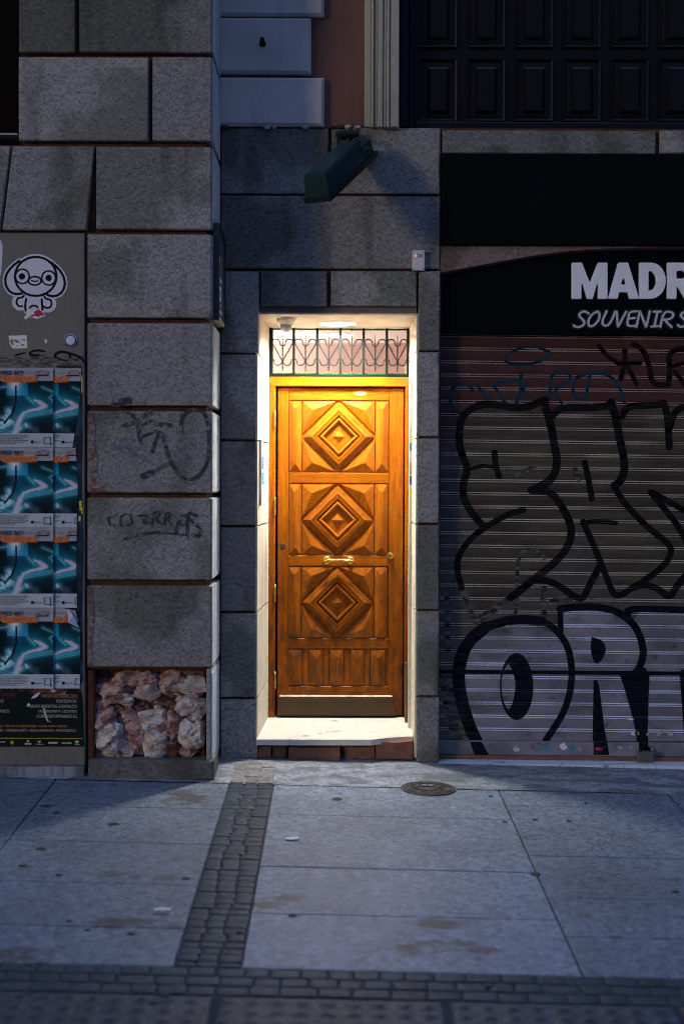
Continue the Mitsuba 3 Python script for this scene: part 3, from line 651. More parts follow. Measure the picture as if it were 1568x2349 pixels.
for y0, y1, cy, sh in ((920.8, 1082.3, 1001.8, 0), (1110.8, 1272.5, 1193, -2), (1300.6, 1462.4, 1382, -2.5)):
    raised(662.7 + sh * .3, 690.5 + sh * .3, y0, y1, .016); raised(860.4 + sh * .4, 889 + sh * .4, y0, y1, .016)
    cx = 776 + sh; xl, xr = 693.6 + sh * .5, 857.6 + sh * .5; q = 7
    triangle([(xl, y0), (cx - q, y0), (xl, cy - q)], (xl + 22, y0 + 21), .020, 0.3); triangle([(xr, y0), (cx + q, y0), (xr, cy - q)], (xr - 22, y0 + 21), .020, 1.2)
    triangle([(xl, y1), (cx - q, y1), (xl, cy + q)], (xl + 22, y1 - 21), .020, 2.2); triangle([(xr, y1), (cx + q, y1), (xr, cy + q)], (xr - 22, y1 - 21), .020, 0.9)
    diamond(cx, cy, [(79.5, -.004), (79, .004), (75.5, .007), (75, .001), (74.4, .013), (70.6, .016), (70, .009), (69.4, .021), (63, .028), (58.5, .028), (58, .020), (56.5, .020), (56, .027), (50, .027), (47, .012), (46, .010)], 'diamond_moulding')
    diamond(cx, cy, [(46, .010), (45, .012), (43, .025), (39, .029), (35, .024), (33, -.004)], 'diamond_bead')
    diamond(cx, cy, [(32, -.004), (31, .002), (21, .005), (20, .001), (18, .001), (17, .010), (13, .012), (.6, .027)], 'diamond_boss')
for x0, x1 in ((661.7, 693), (709.6, 741), (757, 788.4), (804, 835.5), (851, 884)): raised(x0, x1, 1490, 1572, .015, 'lower_panel')
for x0, x1 in ((694.5, 708), (742.5, 755.5), (790, 802.5), (837, 849.5)): dpart('lower_bar', x0, x1, 1488.5, 1573.5, .003, VERT)
zt, zb_, xk0, xk1, xk2, xk3 = DZ(1594), DZ(1639), DX(642.5), DX(900.4), DX(636.5), DX(909.6)
v = np.array([[xk0, DL - .008, zt], [xk1, DL - .008, zt], [xk1, DL - .026, zt - .010], [xk0, DL - .026, zt - .010], [xk2, DL - .050, zb_], [xk3, DL - .050, zb_], [xk3, DL, zb_], [xk2, DL, zb_]])
add(dk + '__weather_board', (v, np.array([[3, 2, 5, 4], [4, 5, 6, 7], [0, 3, 4, 7], [2, 1, 6, 5]])), 'kick_board')
add(dk + '__weather_board_edge', (v[:4], np.array([[3, 2, 1, 0]])), 'worn_edge')
for py in (961, 1161.7, 1361.7, 1561.6):
    p_ = P(630.8, py, DL - .04)
    add(dk + '__hinge', lathe([(-.058, .002), (-.055, .006), (-.050, .004), (-.047, .0075), (-.001, .0075), (0, .006), (.001, .0075), (.047, .0075), (.050, .004), (.055, .006), (.060, .002)], (p_[0], DL - .042, p_[2]), (0, 0, 1), 10), 'old_brass', smooth=35)
hx0, hx1, hz_ = DX(740), DX(813.4), DZ(1285.4); hc = (hx0 + hx1) / 2; L = hx1 - hx0
add(dk + '__handle', lathe([(0, .002), (.004, .006), (.010, .009), (.016, .006), (.026, .006), (.030, .011), (.040, .012), (.048, .008), (.075, .011), (.088, .008), (.091, .012), (.095, .008), (.099, .013), (L / 2, .013), (L - .099, .013), (L - .095, .008), (L - .091, .012), (L - .088, .008), (L - .075, .011), (L - .048, .008), (L - .040, .012), (L - .030, .011), (L - .026, .006), (L - .016, .006), (L - .010, .009), (L - .004, .006), (L, .002)], (hx0, DL - .052, hz_), (1, 0, 0), 14), 'brass', smooth=40)
for px in (749.5, 803.5):
    add(dk + '__handle__rosette', lathe([(0, .026), (.004, .026), (.009, .019), (.012, .010), (.036, .009), (.040, .014), (.046, .012)], (DX(px), DL - .009, hz_), (0, -1, 0), 18), 'brass', smooth=40)
add(dk + '__lock', lathe([(0, .024), (.004, .023), (.007, .016), (.008, .012), (.022, .012), (.024, .010)], (DX(893.7), DL - .010, DZ(1273.8)), (0, -1, 0), 20), 'brass', smooth=40)
add(dk + '__lock__keyhole', bx(DX(893.7) - .0015, DX(893.7) + .0015, DL - .0365, DL - .033, DZ(1273.8) - .006, DZ(1273.8) + .006), 'void_black')
add(dk + '__old_knob_mark', lathe([(0, .020), (.002, .018), (.003, .010)], (DX(648.6), DL - .0095, DZ(1254)), (0, -1, 0), 14), 'kick_board')
g_ = affinity.scale(Point(DX(825), DZ(902)).buffer(.026), 1.5, .62)
add(dk + '__sticker_residue', flat(g_, DL - .0095, .0006), 'residue')

# transom with scrolled grille, green frame, pane and the lit hall behind
tx0, tx1, tz0, tz1 = DX(617), DX(936), DZ(865), DZ(746)
gy = DL - .02
fr = sbox(tx0, tz0, tx1, tz1).difference(sbox(DX(624), DZ(859.5), DX(931.5), DZ(752)))
add(hs + '__transom_grille', flat(fr, gy + .012, .022), 'iron_paint')
gf = sbox(tx0, tz0 + .002, tx1, tz1).difference(sbox(DX(624.6), DZ(856), DX(931.0), DZ(755.5)))
add(hs + '__transom_window', flat(gf, DL + .055, .05), 'green_paint')
add(hs + '__transom_window__pane', ([[tx0, DL + .04, tz0], [tx1, DL + .04, tz0], [tx1, DL + .04, tz1], [tx0, DL + .04, tz1]], [[0, 1, 2], [0, 2, 3]]), 'pane_glass')
bars = [621.5, 672.7, 726.2, 778.9, 832.1, 884.8, 933.5]
def TP(x, y): return (x, gy, y)
for px in bars[1:-1]: add(hs + '__transom_grille__bar', bx(DX(px) - .0080, DX(px) + .0080, gy - .010, gy + .006, DZ(860), DZ(752)), 'iron_paint')
for a, b in zip(bars[:-1], bars[1:]):
    A, B = DX(a), DX(b); C = (A + B) / 2; Wd = (B - A) / 2
    add(hs + '__transom_grille__spike', tube([TP(C, DZ(852)), TP(C, DZ(800)), TP(C, DZ(769))], [.004, .0045, .002]), 'iron_paint')
    ztop, zmid, znode, zlow = DZ(779.5), DZ(789), DZ(829), DZ(838)
    parts = []
    for s in (-1, 1):
        xx = lambda t: C + s * Wd * t
        up = [(xx(.01), DZ(829)), (xx(.45), DZ(809)), (xx(.86), DZ(791)), (xx(.93), DZ(785)), (xx(.80), DZ(779)), (xx(.46), DZ(778.5)), (xx(.28), DZ(782.5)), (xx(.24), DZ(790)), (xx(.16), DZ(794)), (xx(.0), DZ(793.5))]
        lo = [(xx(1.0), DZ(825)), (xx(.80), DZ(825)), (xx(.76), DZ(830)), (xx(.70), DZ(836.5)), (xx(.46), DZ(839.5)), (xx(.22), DZ(838)), (xx(.08), DZ(833)), (xx(.0), DZ(829.5))]
        for line in (up, lo):
            parts.append(tube([TP(*q) for q in smoothline(line, 2)], .0042, 5))
    add(hs + '__transom_grille__scroll', cat(*parts), 'iron_paint', smooth=True)
    add(hs + '__transom_grille__collar', bx(C - .007, C + .007, gy - .007, gy + .007, DZ(831.5), DZ(825.5)), 'iron_paint')
hz1 = EYE[2] + (1100 - 787) / FOC * 10.5
hall = lambda m, mat: add(hs + '__hall_wall', m, mat)
hall(bx(-1.1, 1.1, 2.0, 2.05, 0, hz1), 'hall_pink'); hall(bx(-1.15, -1.1, .92, 2.05, 0, hz1), 'hall_pink'); hall(bx(1.1, 1.15, .92, 2.05, 0, hz1), 'hall_pink')
add(hs + '__hall_ceiling', bx(-1.15, 1.15, .86, 2.05, hz1, hz1 + .05), 'hall_white')
add(hs + '__hall_floor', bx(-1.15, 1.15, .92, 2.05, -.05, .02), 'hall_white')
add(hs + '__hall_ceiling_step', bx(ox0 - .1, ox1 + .1, .862, .93, hz1 - .0, hz1 + .3), 'hall_white')
hl = thing('hall_lamp', 'globe wall lamp inside the hall behind the transom', 'lamp')
add(hl + '__globe', lathe([(0, .002)] + [(.07 - .07 * math.cos(a), .07 * math.sin(a)) for a in np.linspace(.2, math.pi - .2, 9)] + [(.14, .002)], (-.98, 1.55, 1.98), (0, 0, 1), 14), 'lamp_rim', smooth=True, emitter={'type': 'area', 'radiance': {'type': 'rgb', 'value': [85, 77, 66]}})
add(hl + '__bracket', bx(-1.1, -.985, 1.54, 1.56, 1.965, 1.978), 'lamp_dark')

# lamp and camera in the doorway ceiling
lp = P(775, 737, .5); lcy = 8.5 - 0; lc = np.array([P(775, 737, .48)[0], .48, ceil - .012])
cl = thing('ceiling_lamp', 'bright round downlight in the white ceiling of the doorway', 'lamp')
an = np.arange(32) * 2 * np.pi / 32
disc = lambda r_, z: np.stack([lc[0] + r_ * np.cos(an), lc[1] + r_ * np.sin(an), np.full(32, z)], 1)
RD = .042                                            # depth of the recess
add(cl + '__rim', loft([disc(.118, lc[2] + .0005), disc(.118, lc[2] - .005), disc(.108, lc[2] - .007), disc(.1035, lc[2] - .004), disc(.1035, lc[2] + RD + .006)], False), 'lamp_rim', smooth=40)
v, f = loft([disc(.1034, lc[2] + RD)], True); add(cl + '__diffuser', (v, f[:, ::-1]), 'lamp_rim', emitter={'type': 'area', 'radiance': {'type': 'rgb', 'value': [226, 219, 198]}})
dc = P(656, 735, .22); dcx, dcy = dc[0], .22
cam = thing('dome_camera', 'small white dome surveillance camera on the doorway ceiling left of the lamp', 'camera')
add(cam + '__base', lathe([(0, .062), (.018, .062), (.034, .050), (.040, .044)], (dcx, dcy, ceil - .012), (0, 0, -1), 24), 'dome_white', smooth=35)
add(cam + '__dome', lathe([(.038, .042)] + [(.038 + .046 * math.sin(t), .042 * math.cos(t)) for t in np.linspace(.2, 1.5, 7)], (dcx, dcy, ceil - .012), (0, 0, -1), 24), 'dome_glass', smooth=True)
# small things fixed to the jambs
def on_jamb(px0, px1): pass
jl = thing('cable_duct', 'thin grey vertical cable duct on the left doorway jamb', 'cable duct')
yA, yB = .10, .22
xa_ = ox0 + (inL - ox0) * .15
scene[jl] = mikit.ply(block(xa_ - .012, xa_ + .014, P(600, 1160, .12)[2], P(600, 1008, .12)[2], .09, .13, .004), 'conduit_grey')
jr = thing('cable_duct', 'thin cream cable duct running down the right doorway jamb', 'cable duct')
xb_ = ox1 + (inR - ox1) * .5
scene[jr] = mikit.ply(bx(xb_ - .019, xb_ + .01, .38, .42, P(940, 1680, .4)[2], P(940, 865, .4)[2]), 'jamb_cream')
jd = thing('conduit_pipe', 'short brown metal conduit at the foot of the right doorway jamb', 'conduit')
scene[jd] = mikit.ply(lathe([(0, .016), (P(935, 1520, .6)[2] - sz, .016)], (inR - .012, .60, sz), (0, 0, 1), 10), 'conduit_brown', smooth=40)
for a, b, side, mat, lab in ((1047, 1075, -1, 'ink_blue', 'blue'), (1085, 1110, -1, 'ink_teal', 'pale blue')):
    t = thing('jamb_sticker', f'{lab} printed sticker on the left doorway jamb beside the grey duct', 'sticker')
    lin = lambda y: ox0 + (inL - ox0) * (y - .006) / (DY + .044)
    m = trimesh.creation.extrude_polygon(Polygon([(lin(.22) + .0006, .22), (lin(.40) + .0006, .40), (lin(.40) + .0022, .40), (lin(.22) + .0022, .22)]), P(604, a, .3)[2] - P(604, b, .3)[2], engine='earcut')
    m.apply_translation((0, 0, P(604, b, .3)[2])); scene[t] = mikit.ply(m, mat)
for a, b, mat, lab in ((1003, 1010, 'ink_yellow', 'yellow sticker on the right jamb, highest of the coloured stickers'), (1016, 1034, 'ink_teal', 'teal sticker on the right jamb, below the yellow one'), (1060, 1078, 'ink_pink', 'pink sticker on the right jamb, middle of the coloured stickers'), (1080, 1088, 'ink_olive', 'green sticker on the right jamb under the pink one'), (1092, 1112, 'ink_blue', 'blue sticker on the right jamb above the lowest sticker'), (1116, 1136, 'ink_yellow', 'orange yellow sticker on the right jamb, lowest of the coloured stickers')):
    t = thing('jamb_sticker', lab, 'sticker')
    scene[t] = mikit.ply(bx(xb_ - .018, xb_ - .003, .3785, .3798, P(942, b, .38)[2], P(942, a, .38)[2]), mat)

# ------------------------------------------------------------------ the projecting stone pier on the left
PY = -.52
pr = thing('stone_pier', 'projecting pier of grey granite blocks with a broken rubble patch at its foot', 'building')
pxr = P(485, 1100, PY)[0]; pz0 = P(340, 1782, PY)[2] - .05
add(pr + '__pier_core', bx(P(200, 900, PY)[0] + .0, pxr - .035, PY + .045, .03, -.3, P(340, 1537, PY)[2]), 'joint_mortar')
add(pr + '__pier_core', bx(P(200, 900, PY)[0] + .0, pxr - .035, PY + .16, .0301, -.3, P(340, 1536, PY)[2]), 'niche_dark')
scene.pop(pr + '__pier_core_001'); 
add(pr + '__pier_core', bx(P(45, 400, PY)[0], pxr - .035, PY + .046, .0302, P(340, 1537, PY)[2], TOPZ), 'joint_mortar')
scene.pop(pr + '__pier_core')
add(pr + '__niche_back', bx(P(200, 900, PY)[0], pxr - .035, PY + .14, .0299, -.3, P(340, 1537, PY)[2]), 'niche_dark')
add(pr + '__side_core', bx(-3.6, P(44, 400, PY)[0], PY + .30, .03, P(100, 325, PY)[2], TOPZ), 'void_black')
add(pr + '__side_core', bx(-3.6, P(199, 900, PY)[0], PY + .06, .0301, -.3, P(100, 327, PY)[2]), 'joint_mortar')
def pstone(px0, px1, py0, py1, corner=False):
    g = 3.0
    x0, x1, z0, z1 = R(px0 + g * .6, px1 - g * .6, py0 + g, py1 - g * .6, PY)
    if not corner:
        return add(pr + '__stone_block', chipped([(x0, z0), (x1, z0), (x1, z1), (x0, z1)], PY + RNG.uniform(-.003, .003), PY + .12, .006, len(scene)), 'granite', uv=(RNG.uniform(), .5))
    x1 = pxr + RNG.uniform(-.002, .002); c = .007; yb = .028    # corner stone: bevelled on the arris and along its joints on both faces
    foot = lambda s: [(x0 + s, PY), (x1 - c - s, PY), (x1, PY + c), (x1, yb), (x0 + s, yb)]
    def rg(ins, z):
        return np.array([[x0 + ins, PY + ins, z], [x1 - c, PY + ins, z], [x1 - ins, PY + c, z], [x1 - ins, yb, z], [x0 + ins, yb, z]])
    return add(pr + '__stone_block', loft([rg(.006, z0), rg(0, z0 + .006), rg(0, z1 - .006), rg(.006, z1)], True, True), 'granite', uv=(RNG.uniform(), .5))
for a, b in ((-190, -88), (-85, 121)): pstone(180 if b > 0 else 90, 485, a, b, True)
pstone(41, 174, -85, 121); pstone(41, 86, -190, -88)
pstone(41, 342, 127, 324); pstone(348, 485, 127, 324, True)
pstone(219, 485, 333, 527, True)
def pvous(pts):
    pts = [XZ(a, b, PY) for a, b in pts]
    add(pr + '__stone_block', chipped(pts, PY + .001, PY + .12, .006, len(scene)), 'granite', uv=(RNG.uniform(), .5))
pvous([(29, 334), (216, 334), (198, 527), (5, 527)]); pvous([(-170, 334), (24, 334), (0, 527), (-190, 527)])
for a, b in ((534, 730), (738, 932), (940, 1132), (1139, 1332), (1341, 1532)): pstone(199, 485, a, b, True)
# frame of the broken stone: side remnant, plinth, rubble
q0, q1, z0_, z1_ = R(473, 485, 1536, 1745, PY); add(pr + '__side_slab', block(q0, pxr - .001, P(480, 1772, PY)[2], z1_, PY + .002, .02, .006), 'granite', uv=(.8, .5))
q0, q1, z0_, z1_ = R(203, 490, 1745, 1790, PY - .02); add(pr + '__plinth', block(q0, q1, z0_, z1_, PY - .03, PY + .3, .008), 'dark_granite')
q0, q1, z0_, z1_ = R(200, 214, 1540, 1745, PY); add(pr + '__edge_strip', block(q0, q1, z0_, z1_, PY + .03, PY + .2, .006), 'niche_dark')
LUMPS = [(980, 1870, 60, 60, 0), (1130, 1720, 60, 60, 1), (900, 1760, 60, 60, 0), (1260, 1660, 55, 60, 0), (700, 1880, 55, 60, 0), (1150, 1890, 60, 60, 0), (870, 1640, 60, 60, 1), (800, 1600, 105, 90, 0), (880, 1510, 85, 50, 0), (1020, 1510, 75, 55, 0), (1040, 1600, 80, 70, 1), (1190, 1520, 88, 55, 0), (1330, 1575, 88, 60, 1), (1340, 1700, 90, 85, 1), (730, 1800, 90, 85, 0), (765, 1930, 112, 100, 1), (930, 1860, 70, 70, 0), (1050, 1785, 82, 72, 1), (1080, 1940, 105, 100, 1), (1190, 1660, 85, 65, 2), (1210, 1820, 60, 90, 0), (1330, 1885, 98, 95, 1), (880, 2000, 65, 55, 1), (1200, 1990, 75, 70, 2), (990, 1700, 70, 65, 2), (690, 1690, 60, 60, 0), (1310, 2010, 55, 50, 0), (690, 2010, 45, 55, 0), (940, 1600, 55, 60, 2), (1150, 1580, 50, 50, 0), (700, 1560, 55, 60, 2), (1390, 1990, 45, 70, 2), (850, 1740, 50, 50, 2), (960, 1970, 50, 60, 0)]
for i, (a, b, rw, rh, m_) in enumerate(LUMPS):
    px, py = a / 3.0377, 1061 + b / 3.0377; p_ = P(px, py, PY + .09); s = 1 / 3.0377 / 408
    add(pr + '__rubble_stone', lump((p_[0], PY + .102 + (.02 if m_ == 2 else 0), p_[2]), (rw * s * 1.30, rh * s * 1.28), i + 11, .72, .9, 4), ('rubble_pink', 'rubble_white', 'rubble_brown')[m_], smooth=28, uv=(RNG.uniform(), .5))
for a, b in ((-190, -88), (-85, 121), (127, 324), (333, 527), (534, 730), (738, 932), (940, 1132), (1139, 1332), (1341, 1532), (1540, 1760)):
    z1_, z0_ = P(485, a + 3, PY)[2] - .004, P(485, b - 2, PY)[2] + .004
    add(pr + '__side_facing', bx(pxr - .01, pxr + .0035, PY + .016, .004, z0_, z1_), 'side_render')
# rough mortar behind the broken stones
gx_, gz_ = np.meshgrid(np.linspace(P(206, 1640, PY)[0], pxr - .04, 70), np.linspace(P(340, 1760, PY)[2], P(340, 1540, PY)[2], 70), indexing='ij')
gp = np.stack([gx_ * 13, gz_ * 13, gx_ * 0 + 5], -1)
gy_ = PY + .146 - .075 * meshkit.fbm(gp, 5, 21) + .03 * np.abs(meshkit.noise(gp * 3, 4) - .5)
i_ = (np.arange(69)[:, None] * 70 + np.arange(69)[None]).ravel()
add(pr + '__rough_mortar', (np.stack([gx_, gy_, gz_], -1).reshape(-1, 3), np.vstack([np.stack([i_, i_ + 70, i_ + 71], 1), np.stack([i_, i_ + 71, i_ + 1], 1)])), 'rubble_brown', smooth=True, uv=(.4, .5))
# graffiti on the pier (worn marker)
def pmark(strokes, mat, scale, ox_, oy_, nm, y=PY - .0035):
    gs = []
    for pts, w in strokes:
        gs.append(stroke([XZ(ox_ + a / scale, oy_ + b / scale, PY) for a, b in pts], w / scale / 408))
    add(pr + '__' + nm, flat(unary_union(gs).simplify(.0005), y, .0006), mat, uv=(.55, .5))
SC, OX, OY = 2.9037 * 1.7437, 340 / 1.7437, 1550 / 1.7437
pmark([([(1120, 530), (1110, 430), (1135, 330), (1190, 270), (1290, 250), (1380, 290), (1425, 400), (1440, 560), (1440, 760), (1400, 920), (1320, 1030), (1220, 1080), (1120, 1030), (1020, 920), (960, 780), (915, 620), (870, 500), (830, 590), (780, 740)], 42), ([(420, 160), (510, 150)], 75), ([(330, 200), (400, 200)], 50), ([(450, 440), (560, 410), (640, 370), (760, 280)], 55), ([(560, 330), (620, 470), (640, 610)], 48), ([(660, 440), (770, 380)], 30), ([(640, 580), (830, 500)], 34), ([(820, 420), (990, 440)], 52), ([(670, 1030), (770, 990)], 70), ([(380, 330), (520, 300)], 40)], 'faded_black_paint', SC, OX, OY, 'worn_tag')
pmark([([(270, 600), (420, 620), (620, 660)], 95), ([(320, 690), (520, 720), (600, 800)], 60), ([(400, 740), (420, 780)], 36), ([(780, 980), (950, 890)], 44), ([(1060, 830), (1190, 820)], 60)], 'faded_blue_paint', SC, OX, OY, 'worn_paint_patch', PY - .003)
pmark([([(360, 1480), (270, 1490), (270, 1580), (340, 1610)], 28), ([(420, 1610), (400, 1500), (470, 1470)], 26), ([(520, 1480), (560, 1580), (490, 1600)], 26), ([(620, 1490), (740, 1480), (650, 1580), (760, 1570)], 26), ([(780, 1590), (790, 1440), (880, 1460), (810, 1520), (880, 1580)], 28), ([(920, 1590), (930, 1450), (1010, 1470), (940, 1530), (1000, 1590)], 28), ([(1050, 1700), (1080, 1560), (1130, 1480), (1190, 1500), (1180, 1720)], 34), ([(1290, 1490), (1220, 1450), (1180, 1500), (1260, 1580), (1340, 1640), (1330, 1740), (1250, 1710)], 40), ([(470, 1760), (600, 1710), (760, 1690), (860, 1680)], 38), ([(890, 1690), (1050, 1700), (1150, 1710)], 24), ([(1100, 1600), (1190, 1580)], 24)], 'faded_black_paint', SC, OX, OY, 'worn_tag')
pts = [(203, 1000 - 55), (213, 948), (219, 985), (216, 1010), (224, 1050), (222, 1080), (232, 1105), (248, 1128), (206, 1128), (204, 1050)]
add(pr + '__red_stain', flat(Polygon([XZ(a, b, PY) for a, b in pts]), PY - .0034, .0006), 'faded_red_paint', uv=(.55, .5))
pts = [(203, 1345), (212, 1350), (216, 1420), (210, 1480), (214, 1528), (204, 1528)]
add(pr + '__red_stain', flat(Polygon([XZ(a, b, PY) for a, b in pts]), PY - .0034, .0006), 'faded_red_paint', uv=(.55, .5))
q0, q1, z0_, z1_ = R(-200, 41, 306, 310, PY + .1); add(pr + '__sill_rail', bx(q0, q1, PY + .08, PY + .2, z0_, z1_), 'conduit_grey')

# sign box on the pier's side
ws = thing('wall_sign', 'dark framed sign box hung on the right side of the stone pier', 'sign')
s0 = P(485.6, 620, PY + .03)[0]; s1 = P(502.4, 620, PY + .03)[0]; sz0, sz1_ = P(495, 733, PY + .03)[2], P(495, 511, PY + .03)[2]
sy0, sy1 = PY + .03, -.03
s0 = pxr + .003
fb = .035
frm = [bx(s0, s1, sy0, sy0 + fb, sz0, sz1_), bx(s0, s1, sy1 - fb * 1.4, sy1, sz0, sz1_), bx(s0, s1, sy0 + fb, sy1 - fb * 1.4, sz1_ - fb, sz1_)]
add(ws + '__frame', cat(*frm), 'sign_frame')
add(ws + '__bottom', bx(s0, s1 - .001, sy0 + fb, sy1 - fb * 1.4, sz0 + .001, sz0 + .02), 'sign_soffit')
add(ws + '__face', bx(s0 + .004, s1 - .005, sy0 + fb + .001, sy1 - fb * 1.4 - .001, sz0 + .022, sz1_ - fb - .001), 'sign_face')
H_ = sz1_ - sz0
for k, (za, zb2, ya, yb2, mat) in enumerate(((.60, .68, .05, .12, 'ink_cream'), (.53, .57, .05, .10, 'ink_cream'), (.56, .70, .16, .30, 'ink_brown'), (.42, .46, .05, .24, 'ink_cream'), (.33, .37, .05, .20, 'sticker_white'), (.28, .315, .05, .22, 'ink_cream'), (.22, .265, .05, .18, 'sticker_white'), (.17, .19, .10, .22, 'ink_cream'), (.09, .125, .06, .26, 'ink_cream'))):
    add(ws + '__printed_mark', bx(s1 - .005, s1 - .0035, sy0 + fb + ya * .8, sy0 + fb + yb2 * .8, sz0 + za * H_, sz0 + zb2 * H_), mat)

# ------------------------------------------------------------------ grey metal panel with stickers and posters
QY = PY + .02
mp = thing('metal_panel', 'grey painted metal panel covered with stickers and posters left of the pier', 'panel')
q0, q1, z0_, z1_ = R(-230, 194.5, 533, 1756, QY)
add(mp + '__sheet', block(q0, q1, z0_, z1_, QY, QY + .05, .004), 'panel_grey')
q0b, q1b, z0b, z1b = R(-230, 193, 812, 842, QY - .001)
n_ = 40; xs = np.linspace(q0b, q1b, n_)
top = [(x, z1b - .012 + .03 * (meshkit.noise(np.array([x * 22., 0, 1.])) - .5)) for x in xs]
add(mp + '__scuffed_band', flat(Polygon([(q0b, z0b), (q1b, z0b)] + top[::-1]), QY - .0005, .0006), 'panel_scuffed')
q0, q1, z0_, z1_ = R(-230, 194, 1757, 1772, QY); add(mp + '__foot_strip', bx(q0, q1, QY - .04, QY + .04, z0_ - .03, z1_), 'cement_strip')
lk = P(161.8, 780, QY)
S5 = 3.9139 * 1.7437
def s5(x, y): return XZ(x / S5, 880 / 1.7437 + y / S5, QY)
lc2 = s5(1108, 1885)
add(mp + '__lock', lathe([(0, .038), (.005, .038), (.009, .033), (.006, .030)], (lc2[0], QY - .0, lc2[1]), (0, -1, 0), 28), 'lock_steel', smooth=35)
add(mp + '__lock__gap', lathe([(0, .0305), (.0062, .0305)], (lc2[0], QY, lc2[1]), (0, -1, 0), 28), 'void_black')
add(mp + '__lock__core', lathe([(0, .026), (.007, .026), (.010, .020), (.011, .004)], (lc2[0], QY, lc2[1]), (0, -1, 0), 28), 'sticker_white', smooth=35)
u5 = 1 / S5 / 408
add(mp + '__marker_scrawl', flat(unary_union([stroke([s5(a, b) for a, b in l], w * u5) for l, w in (([(690, 2055), (600, 2035), (500, 2050), (460, 2090), (500, 2120), (600, 2110)], 34), ([(860, 2130), (880, 2080), (980, 2055), (1100, 2090), (1200, 2120), (1280, 2170), (1330, 2230)], 40), ([(1090, 2090), (1100, 2140)], 40), ([(860, 2140), (950, 2180), (1050, 2210)], 24), ([(240, 2120), (320, 2090), (390, 2080)], 24))]), QY - .0012, .0006), 'ink_black')
# stickers
fig = thing('cartoon_sticker', 'large white die-cut sticker of a round-headed cartoon figure with drooping ears', 'sticker')
def ell(cx, cy, rx, ry, rot=0):
    n = 48; a = np.arange(n) * 2 * np.pi / n; r_ = math.radians(rot)
    x = rx * np.cos(a); y = ry * np.sin(a)
    return [s5(cx + x_ * math.cos(r_) - y_ * math.sin(r_), cy + x_ * math.sin(r_) + y_ * math.cos(r_)) for x_, y_ in zip(x, y)]
def loop(pts, w): return Polygon(pts).exterior.buffer(w * u5 / 2)
head = Polygon(ell(560, 880, 330, 310))
ears = [[(300, 640), (180, 730), (90, 860), (80, 990), (130, 1100), (220, 1160), (340, 1150)], [(800, 660), (920, 760), (1005, 890), (1020, 1030), (960, 1150), (840, 1200), (740, 1170)]]
back = unary_union([Polygon([s5(*q) for q in smoothline(e + [(560, 880)], 2)]) for e in ears] + [head, Polygon(ell(325, 1280, 95, 95)), Polygon(ell(745, 1310, 95, 95)), Polygon([s5(*q) for q in ((390, 1150), (690, 1150), (690, 1400), (600, 1420), (420, 1430))])]).buffer(48 * u5).buffer(-6 * u5).simplify(.0006)
add(fig + '__backing', flat(back, QY - .0003, .0009), 'sticker_white')
inkl = [loop(ell(560, 880, 325, 305), 36), loop(ell(350, 880, 108, 112), 26), loop(ell(762, 905, 108, 112), 26), Polygon(ell(345, 880, 50, 50)), Polygon(ell(762, 905, 50, 50)), loop(ell(545, 950, 100, 66), 28), stroke([s5(495, 945), s5(545, 962), s5(595, 950)], 22 * u5)]
inkl += [stroke([s5(*q) for q in e], 38 * u5) for e in ears]
inkl += [stroke([s5(*q) for q in l], w * u5) for l, w in (([(375, 1180), (350, 1215), (280, 1215), (255, 1280), (280, 1345), (350, 1350)], 30), ([(410, 1235), (395, 1320), (395, 1390), (415, 1425)], 34), ([(690, 1190), (720, 1235), (790, 1240), (815, 1310), (785, 1370), (720, 1375), (680, 1350)], 30), ([(655, 1240), (660, 1330), (665, 1400)], 34), ([(470, 1370), (490, 1340), (570, 1340), (590, 1370)], 30))]
add(fig + '__drawing', flat(unary_union(inkl), QY - .0015, .0006), 'ink_black')
t = thing('torn_sticker', 'torn red sticker with ragged white edges below the cartoon figure', 'sticker')
add(t + '__paper', flat(Polygon([s5(*q) for q in ((375, 1520), (430, 1470), (410, 1410), (470, 1395), (510, 1440), (600, 1385), (660, 1420), (700, 1480), (722, 1505), (660, 1520), (600, 1540), (560, 1545), (500, 1520), (440, 1530), (400, 1560))]), QY - .0022, .0006), 'hall_white')
add(t + '__red_print', flat(Polygon([s5(*q) for q in ((440, 1525), (500, 1480), (540, 1470), (530, 1440), (600, 1395), (655, 1430), (695, 1490), (690, 1505), (640, 1490), (600, 1520), (560, 1500), (500, 1510))]), QY - .0030, .0005), 'ink_red')
t = thing('paint_sticker', 'small white sticker with green, blue and orange scribbles on the metal panel', 'sticker')
add(t + '__paper', flat(Polygon([s5(*q) for q in ((135, 1810), (415, 1800), (430, 2005), (195, 2010), (150, 1930))]), QY - .0003, .0008), 'hall_white')
for pts, mat in ((((150, 1900), (180, 1850), (215, 1880), (215, 1950), (190, 1960)), 'ink_olive'), (((215, 1865), (260, 1870), (330, 1920), (250, 1915)), 'ink_blue'), (((315, 1935), (385, 1945), (360, 1985)), 'ink_orange'), (((250, 1960), (285, 1965), (265, 1985)), 'ink_blue'), (((320, 1870), (390, 1860), (410, 1880), (340, 1885)), 'ink_olive')):
    add(t + '__scribble', flat(Polygon([s5(*q) for q in pts]), QY - .0013, .0004), mat)
t = thing('sticker_remnant', 'tiny pale torn sticker corner right of the scribbled sticker', 'sticker'); scene[t] = mikit.ply(flat(Polygon([s5(*q) for q in ((695, 1860), (745, 1885), (720, 1935), (698, 1900))]), QY - .0003, .0008), 'hall_white')
t = thing('white_sticker', 'white rounded sticker cut by the left frame edge high on the metal panel', 'sticker'); scene[t] = mikit.ply(flat(Polygon([s5(*q) for q in ((-200, 300), (0, 320), (25, 380), (25, 520), (15, 700), (0, 850), (-200, 880))]).buffer(.005), QY - .0003, .0008), 'sticker_white')

